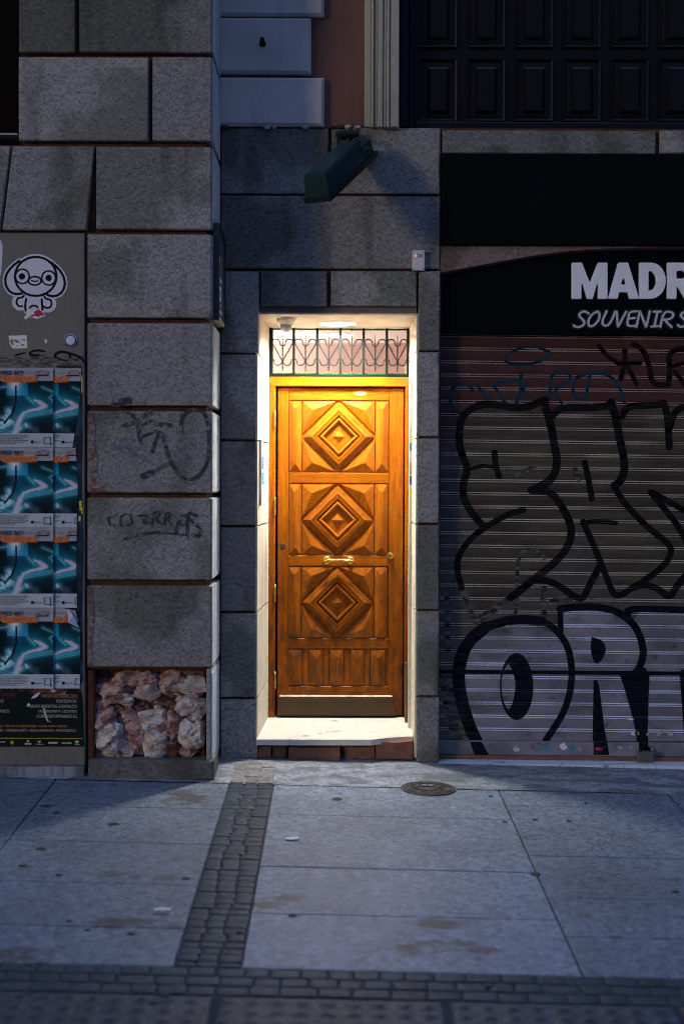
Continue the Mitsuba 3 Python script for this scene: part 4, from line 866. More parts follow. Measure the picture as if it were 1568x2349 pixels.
# concert posters
S3 = 3.3556 * 1.7437
def curl_sheet(x0, x1, z0, z1, y, clip_r=None, seed=0, u0=0.0, v_full=None, curl=None):
    nx, nz = 14, 20
    U, V = np.meshgrid(np.linspace(u0, 1, nx), np.linspace(0, 1, nz), indexing='ij')
    xr = np.interp(V, [0, .5, 1], clip_r) if clip_r is not None else np.full_like(V, x1)
    xl = x0 + (x1 - x0) * u0
    Xg = xl + (xr - xl) * (U - u0) / (1 - u0); Zg = z1 + (z0 - z1) * V
    uu = (Xg - x0) / (x1 - x0)
    nz_ = meshkit.fbm(np.stack([Xg * 9, Zg * 7, Xg * 0 + seed], -1), 3, seed) - .5
    Yg = y - .0015 - .004 * np.abs(nz_) - .003 * np.clip((uu - .9) / .1, 0, 1) ** 2
    if curl is not None:
        k = np.clip(curl - ((1 - (U - u0) / (1 - u0)) + V * 2.5), 0, 1); Yg = Yg - .035 * k; Xg = Xg - .04 * k; Zg = Zg - .02 * k
    v = np.stack([Xg, Yg, Zg], -1).reshape(-1, 3); uv = np.stack([uu, V], -1).reshape(-1, 2)
    i = (np.arange(nx - 1)[:, None] * nz + np.arange(nz - 1)[None]).ravel()
    return (v, np.vstack([np.stack([i, i + 1, i + nz + 1], 1), np.stack([i, i + nz + 1, i + nz], 1)])), uv
rows = [(844, 1026), (1027, 1210), (1211, 1394), (1395, 1579)]
rclip = [(187, 182, 166), (174, 179, 176), (176, 175, 177), (183, 184, 183)]
nm_row = ['top', 'second', 'third', 'bottom']
add(mp + '__old_paper_layer', flat(Polygon([XZ(a, b, QY) for a, b in ((130, 838), (189, 838), (190, 1000), (188, 1100), (192, 1250), (189, 1400), (191, 1560), (180, 1580), (130, 1578))]), QY - .0004, .0010), 'old_layer')
for pts in (((181, 1150), (187, 1148), (188, 1170), (183, 1172)), ((180, 1185), (185, 1183), (185, 1195), (180, 1196)), ((186, 1165), (190, 1165), (189, 1180), (187, 1180)), ((186, 860), (189, 860), (189, 900), (187, 902))):
    add(mp + '__paper_shred', flat(Polygon([XZ(a, b, QY) for a, b in pts]), QY - .0016, .0005), 'ink_yellow')
def poster_print(xl, xr, zb, zt, y, clip, key):
    w, h = xr - xl, zt - zb
    at = lambda u, v: (xl + w * u, zt - h * v)
    bxs = lambda u0, u1, v0, v1: sbox(xl + w * u0, zt - h * v1, xl + w * u1, zt - h * v0)
    def tb(txt, u0, u1, v0, v1, sh=0): return text_box(txt, xl + w * u0, xl + w * u1, zt - h * v1, zt - h * v0, sh)
    blk = [tb('DRED BEY', .005, .465, .040, .088).buffer(.0007), tb('Spotify', .67, .79, .925, .945), Polygon([at(.62 + .028 * math.cos(a), .932 + .019 * math.sin(a)) for a in np.arange(14) * 2 * np.pi / 14]),
           bxs(.83, .97, .870, .876), bxs(.83, .842, .870, .955), bxs(.83, 1.0, .950, .957), bxs(.945, .957, .870, .975)]
    rr = random.Random(5)
    for k in range(6):
        u = .02
        while u < .48 - .04 * (k == 5) * 5:
            L_ = rr.uniform(.03, .09); blk.append(bxs(u, u + L_, .850 + k * .0205, .856 + k * .0205)); u += L_ + .012
    blk.append(Polygon([at(.82 + .11 * math.cos(a), .062 + .028 * math.sin(a)) for a in np.arange(24) * 2 * np.pi / 24]).exterior.buffer(.0012))
    for k in range(5): blk.append(bxs(.70 + k * .045, .735 + k * .045, .088, .101))
    br = [tb('album ya disponible', .50, .93, .054, .072)]
    org = [tb('Flashback', -.01, .72, .086, .180, .25).buffer(.0022)]
    for nm, gs, mat in (('black_print', blk, 'ink_black'), ('small_print', br, 'ink_brown'), ('orange_title', org, 'ink_orange')):
        g = unary_union([q.buffer(0) for q in gs]).intersection(clip).simplify(.0002)
        if polys(g): add(key + '__' + nm, flat(g, y, .0005), mat)
for side in (1, 0):
    for rI, (a, b) in enumerate(rows):
        px0, px1 = ((-2, 123), (68, 193))[side]
        x0, x1 = P(px0, 1200, QY)[0], P(px1, 1200, QY)[0]; zt, zb2 = P(60, a, QY)[2], P(60, b, QY)[2]
        yy = QY - .0025 - (.0075 if side == 0 else 0)
        clip_r = [P(q, 1200, QY)[0] for q in rclip[rI]] if side else None
        t = thing('concert_poster', f'{"narrow visible strip of" if side else "whole"} teal light-swirl concert poster, {nm_row[rI]} of the {"right" if side else "left"} column on the metal panel', 'poster', 'teal concert posters pasted in two columns')
        if side: labels[t]['label'] = f'partly covered teal concert poster, {nm_row[rI]} one of the right column on the panel'
        else: labels[t]['label'] = f'full teal concert poster, {nm_row[rI]} one of the left column on the panel'
        m, uv = curl_sheet(x0, x1, zb2, zt, yy, clip_r, seed=rI * 2 + side, u0=.38 if side else 0, curl=.55 if (side and rI == 3) else None)
        add(t + '__sheet', m, 'poster_print', smooth=True, uv=uv)
        if side: cl_ = Polygon([(x0 + (x1 - x0) * .38, zb2), (clip_r[2], zb2), (clip_r[1], (zb2 + zt) / 2), (clip_r[0] - (.05 if rI == 3 else 0), zt), (x0 + (x1 - x0) * .38, zt)])
        else: cl_ = sbox(x0, zb2, x1, zt)
        poster_print(x0, x1, zb2, zt, yy - .0068, cl_, t)
cp = thing('poster_flap', 'curled white back of the torn corner of the lowest right concert poster', 'poster corner')
fl = [P(157, 1397, QY), P(169, 1427, QY), P(183, 1440, QY)]
v = np.array([[fl[0][0], QY - .020, fl[0][2]], [fl[1][0] - .022, QY - .050, fl[1][2]], [fl[2][0], QY - .016, fl[2][2]], [P(170, 1412, QY)[0], QY - .030, P(170, 1412, QY)[2]]])
scene[cp] = mikit.ply((v, np.array([[0, 1, 3], [1, 2, 3]])), 'paper_white')
# festival bill below
S4 = 4.3556 * 1.7437
def s4(x, y): return XZ(x / S4, 2700 / 1.7437 + y / S4, QY)
fp = thing('festival_poster', 'dark green festival bill with rows of band names below the teal posters', 'poster')
pts = [s4(-1200, 225), s4(1400, 225), s4(1440, 400), s4(1455, 700), s4(1460, 1100), s4(1470, 1250), s4(-1200, 1255)]
g = Polygon(pts); b_ = g.bounds
m = flat(g, QY - .0004, .0012); vv, ff = as_vf(m)
add(fp + '__sheet', (vv, ff), 'festival_print', uv=np.stack([(vv[:, 0] - b_[0]) / (b_[2] - b_[0]), (vv[:, 2] - b_[1]) / (b_[3] - b_[1])], 1))
def tb4(txt, x0, x1, y0, y1):
    a, c_ = s4(x0, y1), s4(x1, y0); return text_box(txt, a[0], c_[0], a[1], c_[1])
yt = QY - .0019
add(fp + '__band_names', flat(unary_union([tb4('KOKOSHCA', 985, 1335, 428, 482), tb4('APARTAMENTOS ACAPULCO', 520, 1338, 520, 574), tb4('DETERGENTE LÍQUIDO', 675, 1340, 600, 658), tb4('CONTEMPOPRANEO DJ', 638, 1345, 694, 748), tb4('ANOS', -10, 160, 604, 658), tb4('O', 5, 60, 425, 480)]), yt, .0004), 'ink_cream')
add(fp + '__rose_names', flat(unary_union([tb4('FRESONES REBELDES', 725, 1338, 340, 394)]), yt, .0004), 'ink_rose')
add(fp + '__gold_line', flat(unary_union([tb4('24 · FIESTA DE BIENVENIDA · PLAZA SANTA MARÍA', 0, 1165, 862, 908), sbox(s4(-1200, 0)[0], s4(0, 1112)[1], s4(1445, 0)[0], s4(0, 1097)[1]), Polygon([s4(210 + 34 * math.cos(a), 1178 + 36 * math.sin(a)) for a in np.arange(14) * 2 * np.pi / 14])]), yt, .0004), 'ink_gold')
add(fp + '__white_line', flat(unary_union([tb4('NA + CARRERA BLANCA + BOLSA DE MOSCAS + RETROVISOR DJ', -5, 1315, 945, 988), sbox(*s4(435, 1215), *s4(545, 1185)), Polygon([s4(488 + 22 * math.cos(a), 1152 + 22 * math.sin(a)) for a in np.arange(10) * 2 * np.pi / 10]), Polygon([s4(*q) for q in ((650, 1140), (680, 1165), (705, 1130), (712, 1170), (685, 1192), (665, 1175))]), sbox(*s4(840, 1198), *s4(1000, 1168)), sbox(*s4(1075, 1195), *s4(1250, 1178)), Polygon([s4(*q) for q in ((1300, 1150), (1322, 1155), (1340, 1130), (1358, 1155), (1382, 1150), (1362, 1190), (1320, 1190))]), sbox(*s4(1300, 1214), *s4(1388, 1203)), sbox(*s4(620, 1211), *s4(760, 1203)), sbox(*s4(0, 1175), *s4(90, 1160))]), yt, .0004), 'ink_cream')
for pts in (((540, 410), (620, 330), (715, 295), (660, 370), (600, 405)), ((750, 560), (790, 600), (800, 660), (845, 800), (910, 830), (820, 810), (770, 690)), ((990, 345), (1100, 320), (1175, 255), (1120, 325)), ((870, 250), (960, 250), (975, 300), (900, 300)), ((465, 540), (500, 480), (530, 520), (500, 555))):
    add(fp + '__torn_paper', flat(Polygon([s4(*q) for q in pts]).buffer(0), QY - .0026, .0012), 'paper_white' if pts[0][0] in (540, 465) else 'ink_cream')

# ------------------------------------------------------------------ shop: fascia, sign, roller shutter
fa = thing('fascia_panel', 'plain black fascia panel above the arched shop sign', 'panel')
q0, q1, z0_, z1_ = R(1012.5, 2000, 353.5, 562, -.02)
add(fa + '__board', block(q0, q1, z0_, z1_, -.03, .10, .004), 'fascia_black')
add(fa + '__top_edge', bx(q0, q1, -.034, -.0305, z1_ - .008, z1_ - .001), 'navy_frame')
# stone spandrel over the arch belongs to the house
arc = smoothline([(1009, 624), (1100, 607), (1180, 592), (1260, 579), (1340, 571), (1430, 567), (1540, 566), (1700, 569), (1850, 585), (2000, 615)], 2)
sp_ = Polygon([XZ(*q, 0) for q in arc] + [XZ(2000, 563, 0), XZ(1012, 563, 0)])
add(hs + '__arch_stone', flat(sp_, .12, .11), 'arch_granite', uv=(.9, .5))
ss = thing('shop_sign', 'black arched shop sign with white raised lettering above the roller shutter', 'sign')
bd = Polygon([XZ(q[0], q[1] + 3, .06) for q in arc] + [XZ(2000, 766, .06), XZ(1010, 766, .06)])
add(ss + '__board', flat(bd, .09, .03), 'sign_black')
tr = LineString([XZ(q[0], q[1] + 2, .05) for q in arc]).buffer(.010)
add(ss + '__arch_trim', flat(tr, .075, .035), 'rust_bar')
S6 = 2.644
def s6(x, y): return XZ(975 + x / S6, 516 + y / S6, .04)
u6 = 1 / S6 / 382
def big(outer, hole=None):
    g = Polygon([s6(*q) for q in outer])
    if hole: g = g.difference(Polygon([s6(*q) for q in hole]))
    return g.buffer(-5 * u6).buffer(10 * u6).buffer(-5 * u6)
A_ = np.linspace(-np.pi / 2, np.pi / 2, 12)
LET = [big([(888, 447), (888, 228), (948, 228), (997, 352), (1046, 228), (1103, 228), (1103, 447), (1047, 447), (1047, 330), (1014, 447), (982, 447), (945, 330), (945, 447)]),
       big([(1107, 447), (1170, 228), (1228, 228), (1295, 447), (1238, 447), (1227, 407), (1175, 407), (1164, 447)], [(1184, 360), (1200, 312), (1218, 360)]),
       big([(1297, 228), (1365, 228)] + [(1365 + 92 * math.cos(a), 337 + 110 * math.sin(a)) for a in A_[1:-1]] + [(1365, 447), (1297, 447)], [(1352, 278)] + [(1362 + 38 * math.cos(a), 337 + 58 * math.sin(a)) for a in A_] + [(1352, 397)]),
       big([(1466, 228), (1560, 228)] + [(1560 + 70 * math.cos(a), 300 + 72 * math.sin(a)) for a in A_[1:-1]] + [(1585, 368), (1640, 447), (1575, 447), (1530, 375), (1521, 375), (1521, 447), (1466, 447)], [(1521, 278)] + [(1550 + 26 * math.cos(a), 300 + 25 * math.sin(a)) for a in A_] + [(1521, 325)])]
for g in LET: add(ss + '__large_letter', flat(g, .059, .024), 'letter_white')
THIN = [[[(990, 535), (965, 521), (938, 532), (932, 552), (955, 572), (968, 592), (950, 615), (915, 620), (900, 608)]],
        [[(1048, 524), (1010, 538), (985, 585), (994, 616), (1022, 610), (1050, 580), (1060, 545), (1050, 525), (1038, 525)]],
        [[(1100, 522), (1074, 575), (1076, 608), (1105, 612), (1130, 580), (1152, 525)]], [[(1160, 525), (1168, 615), (1172, 612), (1218, 525)]],
        [[(1285, 522), (1236, 526), (1232, 560), (1222, 612), (1272, 612)], [(1229, 567), (1270, 563)]], [[(1280, 618), (1300, 524), (1302, 524), (1338, 615), (1340, 615), (1362, 522)]],
        [[(1385, 525), (1428, 525)], [(1408, 525), (1390, 612)], [(1372, 615), (1412, 612)]], [[(1425, 618), (1445, 526), (1495, 526), (1508, 545), (1488, 570), (1440, 574)], [(1450, 574), (1494, 618)]],
        [[(1608, 535), (1585, 521), (1556, 532), (1548, 552), (1572, 572), (1585, 592), (1568, 615), (1545, 618), (1532, 606)]]]
allt = []
for st_ in THIN:
    g = unary_union([stroke([s6(*q) for q in l], 13 * u6, 2) for l in st_]); allt.append(g)
    add(ss + '__small_letter', flat(g, .050, .010), 'letter_thin')
add(ss + '__letter_backing', flat(unary_union(allt).buffer(.011), .0595, .008), 'acrylic_halo')

# roller shutter: every slat a piece, paint follows the ribs
SY = .12
rs = thing('roller_shutter', 'closed metal roller shutter covered with black and lavender graffiti', 'shutter')
sl_x0, sl_x1 = P(1006, 1300, SY)[0], X1 - .45
ztop_, zbot_ = P(1290, 768, SY)[2], P(1290, 1700, SY)[2]
NS = 31; PIT = (ztop_ - zbot_) / NS
PROF = [(0, -.002), (.035, .005), (.07, .0085), (.105, .004), (.13, -.005), (.165, -.005), (.185, .004), (.22, .0085), (.26, .004), (.30, .000), (.55, .0025), (.97, .000), (1.0, -.002)]
PT, PH = np.array([q[0] for q in PROF]), np.array([q[1] for q in PROF])
TILT = -.0085                                       # the shutter hangs slightly out of true
def zsh(x, z): return z + TILT * (x - 1.2)
def surf_y(z): return SY - np.interp(((ztop_ - z) / PIT) % 1.0, PT, PH)
for i in range(NS):
    zt = ztop_ - i * PIT
    vs = []
    for x in (sl_x0, sl_x1):
        for t_, h_ in PROF: vs.append([x, SY - h_, zsh(x, zt - t_ * PIT)])
    m_ = len(PROF); vs = np.array(vs)
    ff = [[k, k + 1, m_ + k + 1, m_ + k] for k in range(m_ - 1)]
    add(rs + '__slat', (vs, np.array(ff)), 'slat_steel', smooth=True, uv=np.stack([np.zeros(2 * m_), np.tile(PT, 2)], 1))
q0, q1 = sl_x0, sl_x1
zb1 = P(1290, 1733, SY)[2]
def tilted(m):
    v, f = as_vf(m); v = v.copy(); v[:, 2] = zsh(v[:, 0], v[:, 2]); return v, f
add(rs + '__bottom_rail', tilted(block(q0, q1, zb1, zbot_ - .001, SY - .008, SY + .02, .004)), 'spray_lavender', uv=(0, .6))
add(rs + '__rust_bar', tilted(block(q0, q1, P(1290, 1746, SY)[2], zb1 - .001, SY - .016, SY + .02, .004)), 'rust_bar')
# knot heights of the ribs, for paint
knots = sorted(set([ztop_ - (i + t_) * PIT for i in range(NS) for t_ in PT[:-1]] + [zbot_]))
def painted(g, off):
    ms, us = [], []
    g = g.buffer(0)
    x0, z0, x1, z1 = g.bounds
    ks = [k_ for k_ in knots if z0 - .03 < k_ < z1 + .03]
    for a, b in zip(ks[:-1], ks[1:]):
        for p_ in polys(g.intersection(sbox(x0 - 1, a, x1 + 1, b))):
            try: v2, f2 = trimesh.creation.triangulate_polygon(p_, engine='earcut')
            except Exception: continue
            v2 = np.asarray(v2)[:, :2]
            if len(f2) == 0: continue
            y = SY - np.interp((ztop_ - np.clip(v2[:, 1], a + 1e-6, b - 1e-6)) / PIT % 1.0, PT, PH) - off
            f2 = np.asarray(f2)
            v3 = np.stack([v2[:, 0], y, zsh(v2[:, 0], v2[:, 1])], 1)
            tri = v3[f2]; nn = np.cross(tri[:, 1] - tri[:, 0], tri[:, 2] - tri[:, 0]); flip = nn[:, 1] > 0
            f2[flip] = f2[flip][:, ::-1]
            ms.append((v3, f2)); us.append(np.stack([v2[:, 0] * 0, (ztop_ - np.clip(v2[:, 1], a + 1e-6, b - 1e-6)) / PIT % 1.0], 1))
    global _uv; _uv = np.vstack(us)
    return cat(*ms)
def unt(px, py):
    p_ = P(px, py, SY); return (p_[0], p_[2] - TILT * (p_[0] - 1.2))
gG = lambda x, y: unt(994.4 + x / 2.734, 745.5 + y / 2.734)
gH = lambda x, y: unt(994.4 + x / 2.734, 1319 + y / 2.734)
ug = 1 / 2.734 / 379
shop_clip = sbox(sl_x0 + .002, zbot_ + .001, sl_x1 - .01, ztop_ - .002)
def sG(lst): return unary_union([stroke([gG(*q) for q in l], w * ug, 3) for l, w in lst]).intersection(shop_clip).simplify(.0008)
olive = unary_union([Polygon([gG(*q) for q in pp]).buffer(0) for pp in (
    [(220, 540), (300, 505), (400, 505), (540, 530), (660, 520), (740, 640), (770, 850), (720, 980), (850, 1230), (850, 1350), (600, 1600), (280, 1810), (160, 1560), (160, 1450), (330, 1260), (200, 1130), (190, 1000), (220, 910), (170, 760), (180, 600)],
    [(760, 560), (1100, 530), (1190, 820), (1180, 980), (1150, 1020), (1480, 1390), (1480, 1440), (1160, 1680), (1060, 1500), (950, 1240), (850, 1220), (720, 1000), (780, 860)],
    [(1180, 560), (1240, 520), (1460, 520), (1700, 540), (1800, 1500), (1500, 1690), (1300, 1620), (1480, 1440), (1480, 1390), (1150, 1020), (1190, 900)])]).intersection(shop_clip)
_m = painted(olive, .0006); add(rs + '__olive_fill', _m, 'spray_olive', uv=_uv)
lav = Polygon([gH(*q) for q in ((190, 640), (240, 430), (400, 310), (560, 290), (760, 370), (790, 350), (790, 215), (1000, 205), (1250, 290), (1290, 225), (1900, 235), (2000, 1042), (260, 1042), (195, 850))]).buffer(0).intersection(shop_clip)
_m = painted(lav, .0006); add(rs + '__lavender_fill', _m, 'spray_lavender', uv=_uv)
_m = painted(sG([
    ([(700, 470), (660, 480), (600, 515), (500, 522), (400, 498), (300, 495), (220, 530), (175, 580), (160, 650), (160, 760), (190, 850), (215, 910), (185, 980), (180, 1060), (205, 1130), (260, 1210), (310, 1260)], 46),
    ([(300, 885), (215, 905)], 26), ([(300, 882), (370, 890)], 24), ([(380, 800), (385, 880), (410, 950)], 38),
    ([(690, 480), (715, 560), (740, 660), (755, 760), (775, 850), (760, 930), (720, 985), (620, 1035)], 50),
    ([(610, 1035), (700, 1035), (760, 1075), (810, 1150), (850, 1230), (865, 1310), (840, 1390), (780, 1470), (700, 1540), (620, 1600), (560, 1650), (480, 1710)], 48),
    ([(560, 1160), (480, 1180), (400, 1220), (320, 1270), (240, 1330), (180, 1400), (145, 1480), (150, 1560), (175, 1650)], 38),
    ([(740, 570), (790, 520), (900, 515), (1000, 520), (1090, 510), (1110, 480)], 44), ([(1110, 485), (1140, 580), (1160, 700), (1190, 820), (1195, 920), (1170, 980), (1130, 1010)], 50),
    ([(1130, 1010), (1180, 1100), (1260, 1190), (1340, 1270), (1420, 1330), (1480, 1380), (1490, 1430), (1450, 1500), (1380, 1560), (1310, 1610), (1240, 1650), (1160, 1705), (1120, 1680), (1085, 1590), (1050, 1500), (1010, 1400), (970, 1310), (935, 1235)], 40),
    ([(935, 1240), (1040, 1230), (1140, 1242)], 30), ([(945, 860), (965, 950), (990, 1090)], 38), ([(620, 1600), (700, 1600), (780, 1630), (860, 1690), (930, 1730), (970, 1640), (1040, 1510)], 42),
    ([(1180, 570), (1210, 510), (1320, 505), (1430, 500), (1440, 480), (1462, 560), (1470, 660), (1475, 765)], 44), ([(1480, 640), (1500, 560), (1540, 520), (1620, 505), (1760, 520)], 42),
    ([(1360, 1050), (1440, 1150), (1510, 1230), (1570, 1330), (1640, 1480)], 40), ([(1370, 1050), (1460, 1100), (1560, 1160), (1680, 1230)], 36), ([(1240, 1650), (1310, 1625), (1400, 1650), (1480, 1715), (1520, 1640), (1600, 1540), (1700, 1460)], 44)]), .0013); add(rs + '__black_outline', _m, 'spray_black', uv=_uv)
_m = painted(sG([
    ([(480, 1710), (400, 1770), (310, 1830), (265, 1860)], 40), ([(175, 1650), (205, 1740), (250, 1840)], 32), ([(510, 1815), (525, 1680), (520, 1560), (530, 1460), (570, 1410), (640, 1410), (690, 1460)], 24), ([(695, 1825), (682, 1740), (690, 1650)], 34), ([(740, 1740), (800, 1715), (850, 1722)], 44),
    ([(80, 1690), (95, 1780), (80, 1880), (85, 1980), (90, 2060)], 34), ([(880, 910), (910, 960)], 40), ([(640, 880), (520, 940)], 26)]), .0011); add(rs + '__thin_outline', _m, 'spray_thin', uv=_uv)
_m = painted(sG([
    ([(720, 170), (640, 130), (540, 140), (450, 190), (440, 230), (520, 250), (640, 240), (720, 200), (720, 165)], 17), ([(240, 420), (235, 385), (190, 365), (130, 375), (105, 420), (100, 480), (120, 530), (165, 552)], 19), ([(270, 370), (310, 440), (355, 460)], 18), ([(370, 375), (410, 430), (440, 480)], 18),
    ([(370, 375), (460, 350), (540, 345)], 18), ([(545, 315), (550, 400), (515, 490)], 20), ([(585, 375), (550, 400), (605, 460)], 18), ([(715, 470), (735, 380), (735, 310), (800, 290), (860, 310), (850, 355), (745, 400), (800, 490)], 18),
    ([(905, 315), (870, 370), (870, 450), (920, 470), (960, 460), (960, 370), (980, 310)], 18), ([(900, 330), (960, 300), (1060, 300), (1130, 340), (1170, 400), (1195, 490)], 18)]), .0010); add(rs + '__teal_tag', _m, 'spray_teal', uv=_uv)
_m = painted(sG([
    ([(1035, 130), (1080, 190), (1140, 230)], 28), ([(1195, 160), (1200, 230), (1170, 340)], 32), ([(1150, 240), (1290, 240)], 28), ([(1220, 270), (1270, 370)], 28), ([(1250, 120), (1310, 150), (1350, 250), (1360, 350), (1400, 378), (1470, 375)], 34),
    ([(1470, 375), (1480, 270), (1470, 190), (1510, 150), (1640, 145)], 34), ([(1480, 260), (1560, 240)], 26), ([(1510, 290), (1575, 380)], 28)]), .0010); add(rs + '__dark_red_tag', _m, 'spray_darkred', uv=_uv)
def sH(lst): return [stroke([gH(*q) for q in l], w * ug, 3) for l, w in lst]
hole = Polygon([gH(*q) for q in smoothline([(465, 560), (490, 590), (515, 680), (500, 790), (465, 860), (430, 780), (420, 680), (435, 600), (465, 560)], 2)])
oin = Polygon([gH(518 + 105 * math.cos(a), 700 + 210 * math.sin(a)) for a in np.arange(36) * 2 * np.pi / 36]).difference(hole)
navy = sH([([(300, 1110), (225, 960), (175, 800), (150, 640), (165, 520), (220, 410), (320, 330)], 78), ([(260, 370), (320, 330), (450, 285), (560, 277), (680, 290)], 58), ([(640, 283), (720, 305), (790, 370), (840, 450), (860, 540), (866, 640), (850, 760), (810, 870), (760, 950), (700, 1040)], 42),
           ([(795, 360), (792, 215)], 36), ([(790, 212), (860, 203), (1000, 198), (1120, 217), (1200, 260), (1270, 330), (1305, 420), (1315, 500), (1290, 580), (1250, 630)], 46), ([(1215, 260), (1208, 212), (1400, 214), (1900, 225)], 42), ([(30, 607), (600, 610), (2000, 622)], 26), ([(1570, 620), (1580, 760), (1600, 1042)], 60)])  # the long level stroke paints the shaded recess between shutter sections
navy += [oin] + [Polygon(smoothline([gH(*q) for q in pp + [pp[0]]], 1)).buffer(.004) for pp in ([(990, 395), (1040, 405), (1078, 450), (1060, 520), (1015, 565), (985, 480)], [(1005, 665), (1028, 665), (1050, 850), (1070, 1000), (1098, 1128), (1000, 1128), (1000, 900)], [(1170, 630), (1240, 600), (1350, 580), (1340, 800), (1335, 1000), (1345, 1100), (1280, 1100), (1270, 980), (1230, 820), (1195, 700)])]
_m = painted(unary_union([q.buffer(0) for q in navy]).intersection(shop_clip).simplify(.0008), .0014); add(rs + '__letters_and_gap_shade', _m, 'spray_navy', uv=_uv)
_m = painted(unary_union([Polygon([gH(*q) for q in ((30, 600), (120, 600), (130, 800), (220, 1040), (120, 1040), (60, 760))])]).buffer(.01).intersection(shop_clip), .0009); add(rs + '__sooty_overspray', _m, 'spray_thin', uv=_uv)
def foot(px0, px1, py0, py1, mat, lab=None):
    q0, q1, z0_, z1_ = R(994.4 + px0 / 2.734, 994.4 + px1 / 2.734, 1319 + py0 / 2.734, 1319 + py1 / 2.734, SY)
    rr = random.Random(int(px0)); cxx, czz, n_ = (q0 + q1) / 2, (z0_ + z1_) / 2, 9
    pp = [(cxx + (q1 - q0) * .50 * rr.uniform(.35, 1.0) * math.cos(k * 2 * math.pi / n_ + .4), czz + (z1_ - z0_) * .5 * rr.uniform(.35, 1.0) * math.sin(k * 2 * math.pi / n_ + .4)) for k in range(n_)]
    add(rs + '__torn_label', flat(Polygon(pp).buffer(0), SY - .0082, .0012), mat)
for a in ((780, 840, 1050, 1100, 'box_white'), (835, 890, 1055, 1108, 'ink_teal'), (890, 935, 1065, 1112, 'rubble_pink'), (665, 740, 1055, 1112, 'ink_teal'), (485, 560, 1070, 1118, 'rubble_white'), (590, 650, 1060, 1095, 'faded_blue_paint'), (1000, 1055, 1070, 1112, 'ink_red'), (1225, 1265, 975, 1015, 'box_white'), (1268, 1292, 978, 1012, 'ink_olive'), (1325, 1350, 985, 1010, 'ink_pink'), (1378, 1440, 975, 1015, 'box_window'), (1455, 1510, 980, 1015, 'conduit_grey'), (1205, 1255, 890, 920, 'sticker_white'), (1145, 1185, 1065, 1095, 'conduit_grey'), (1215, 1250, 1065, 1095, 'box_window')): foot(*a)
add(rs + '__rail_outline', tilted(cat(*[flat(Polygon([(lambda p_: (p_[0], p_[2] - TILT * (p_[0] - 1.2)))(P(994.4 + a / 2.734, 1319 + b / 2.734, SY)) for a, b in pp]), SY - .0082, .0008) for pp in ([(225, 1046), (300, 1046), (345, 1128), (255, 1128)], [(1000, 1046), (1085, 1046), (1098, 1128), (1000, 1128)], [(1282, 1046), (1340, 1046), (1344, 1100), (1284, 1100)])])), 'spray_navy')
pl = thing('shutter_lock', 'grey steel lock block bolted to the foot of the roller shutter', 'lock')
q0, q1, z0_, z1_ = R(1461, 1497, 1724, 1744, SY - .04)
add(pl + '__body', block(q0, q1, z0_, z1_ , SY - .075, SY - .017, .006), 'lock_grey'); 
add(pl + '__shackle', tube([(q0 + .02, SY - .04, z1_ - .002), (q0 + .025, SY - .04, z1_ + .02), ((q0 + q1) / 2, SY - .04, z1_ + .03), (q1 - .025, SY - .04, z1_ + .02), (q1 - .02, SY - .04, z1_ - .002)], .006), 'iron_paint')
# guide rail and marble threshold belong to the house
add(hs + '__shutter_guide', bx(P(1004, 1200, .06)[0], P(1011, 1200, .06)[0] - .006, .07, .16, P(1100, 1745, .06)[2], ztop_), 'conduit_brown')
add(rs + '__casing', bx(sl_x0 - .02, sl_x1 + .02, SY + .03, SY + .06, -.2, sz1), 'void_black')
tz = P(1290, 1747, .08)[2]; tzl = P(1290, 1766, -.01)[2]
xt = [P(1004, 1750, 0)[0], P(1431, 1757, 0)[0], P(1503, 1757, 0)[0], P(1700, 1760, 0)[0], P(1990, 1760, 0)[0]]
for a, b in zip(xt[:-1], xt[1:]):
    pts = [(a + .0015, -.012), (b - .0015, -.012), (b - .0015, .16), (a + .0015, .16)]
    top_ = np.array([[x, y, zsh(x, tz) + .004] for x, y in pts]); 
    lo = top_.copy(); lo[:, 2] -= .12
    up_ = top_.copy(); up_[:2, 2] -= .004
    add(hs + '__threshold_tile', loft([lo, up_]), 'threshold_marble', uv=(.5, .5))

# ------------------------------------------------------------------ floodlight, alarm box
fl_ = thing('floodlight', 'dark green metal floodlight hung on a bracket above the doorway', 'floodlight')
A0, A1 = P(826, 356, -.15), P(727, 449, -.60)
ax = A1 - A0; LL = np.linalg.norm(ax); ax /= LL
rt = -np.cross(ax, [0, 0, 1]); rt /= np.linalg.norm(rt)
if rt[0] < 0: rt = -rt
upv = np.cross(rt, ax); upv = upv if upv[2] > 0 else -upv
def loc(a, r_, u): return A0 + ax * a + rt * r_ + upv * u
def prism(prof, a0, a1, slant=0.0, s1=1.0):
    r0 = np.array([loc(a0, r_, u) for r_, u in prof]); r1 = np.array([loc(a1 - slant * max(u, 0), r_ * s1, u) for r_, u in prof])
    m = trimesh.Trimesh(*loft([r0, r1], True, True), process=False); 
    if m.volume < 0: m.invert()
    return m
hw = .074
add(fl_ + '__housing', prism([(-hw, 0), (hw, 0), (hw * .90, .105), (hw * .78, .118), (-hw * .78, .118), (-hw * .90, .105)], .10, LL, .28), 'flood_green')
add(fl_ + '__rear_housing', prism([(-hw * .9, .0), (hw * .9, .0), (hw * .8, .075), (-hw * .8, .075)], -.05, .098), 'flood_green')
add(fl_ + '__rim', prism([(-hw - .010, -.034), (hw + .010, -.034), (hw + .010, -.001), (-hw - .010, -.001)], -.06, LL + .012), 'flood_dark')
add(fl_ + '__lens', prism([(-hw + .005, -.038), (hw - .005, -.038), (hw - .005, -.0345), (-hw + .005, -.0345)], .02, LL - .005), 'lens_dark')
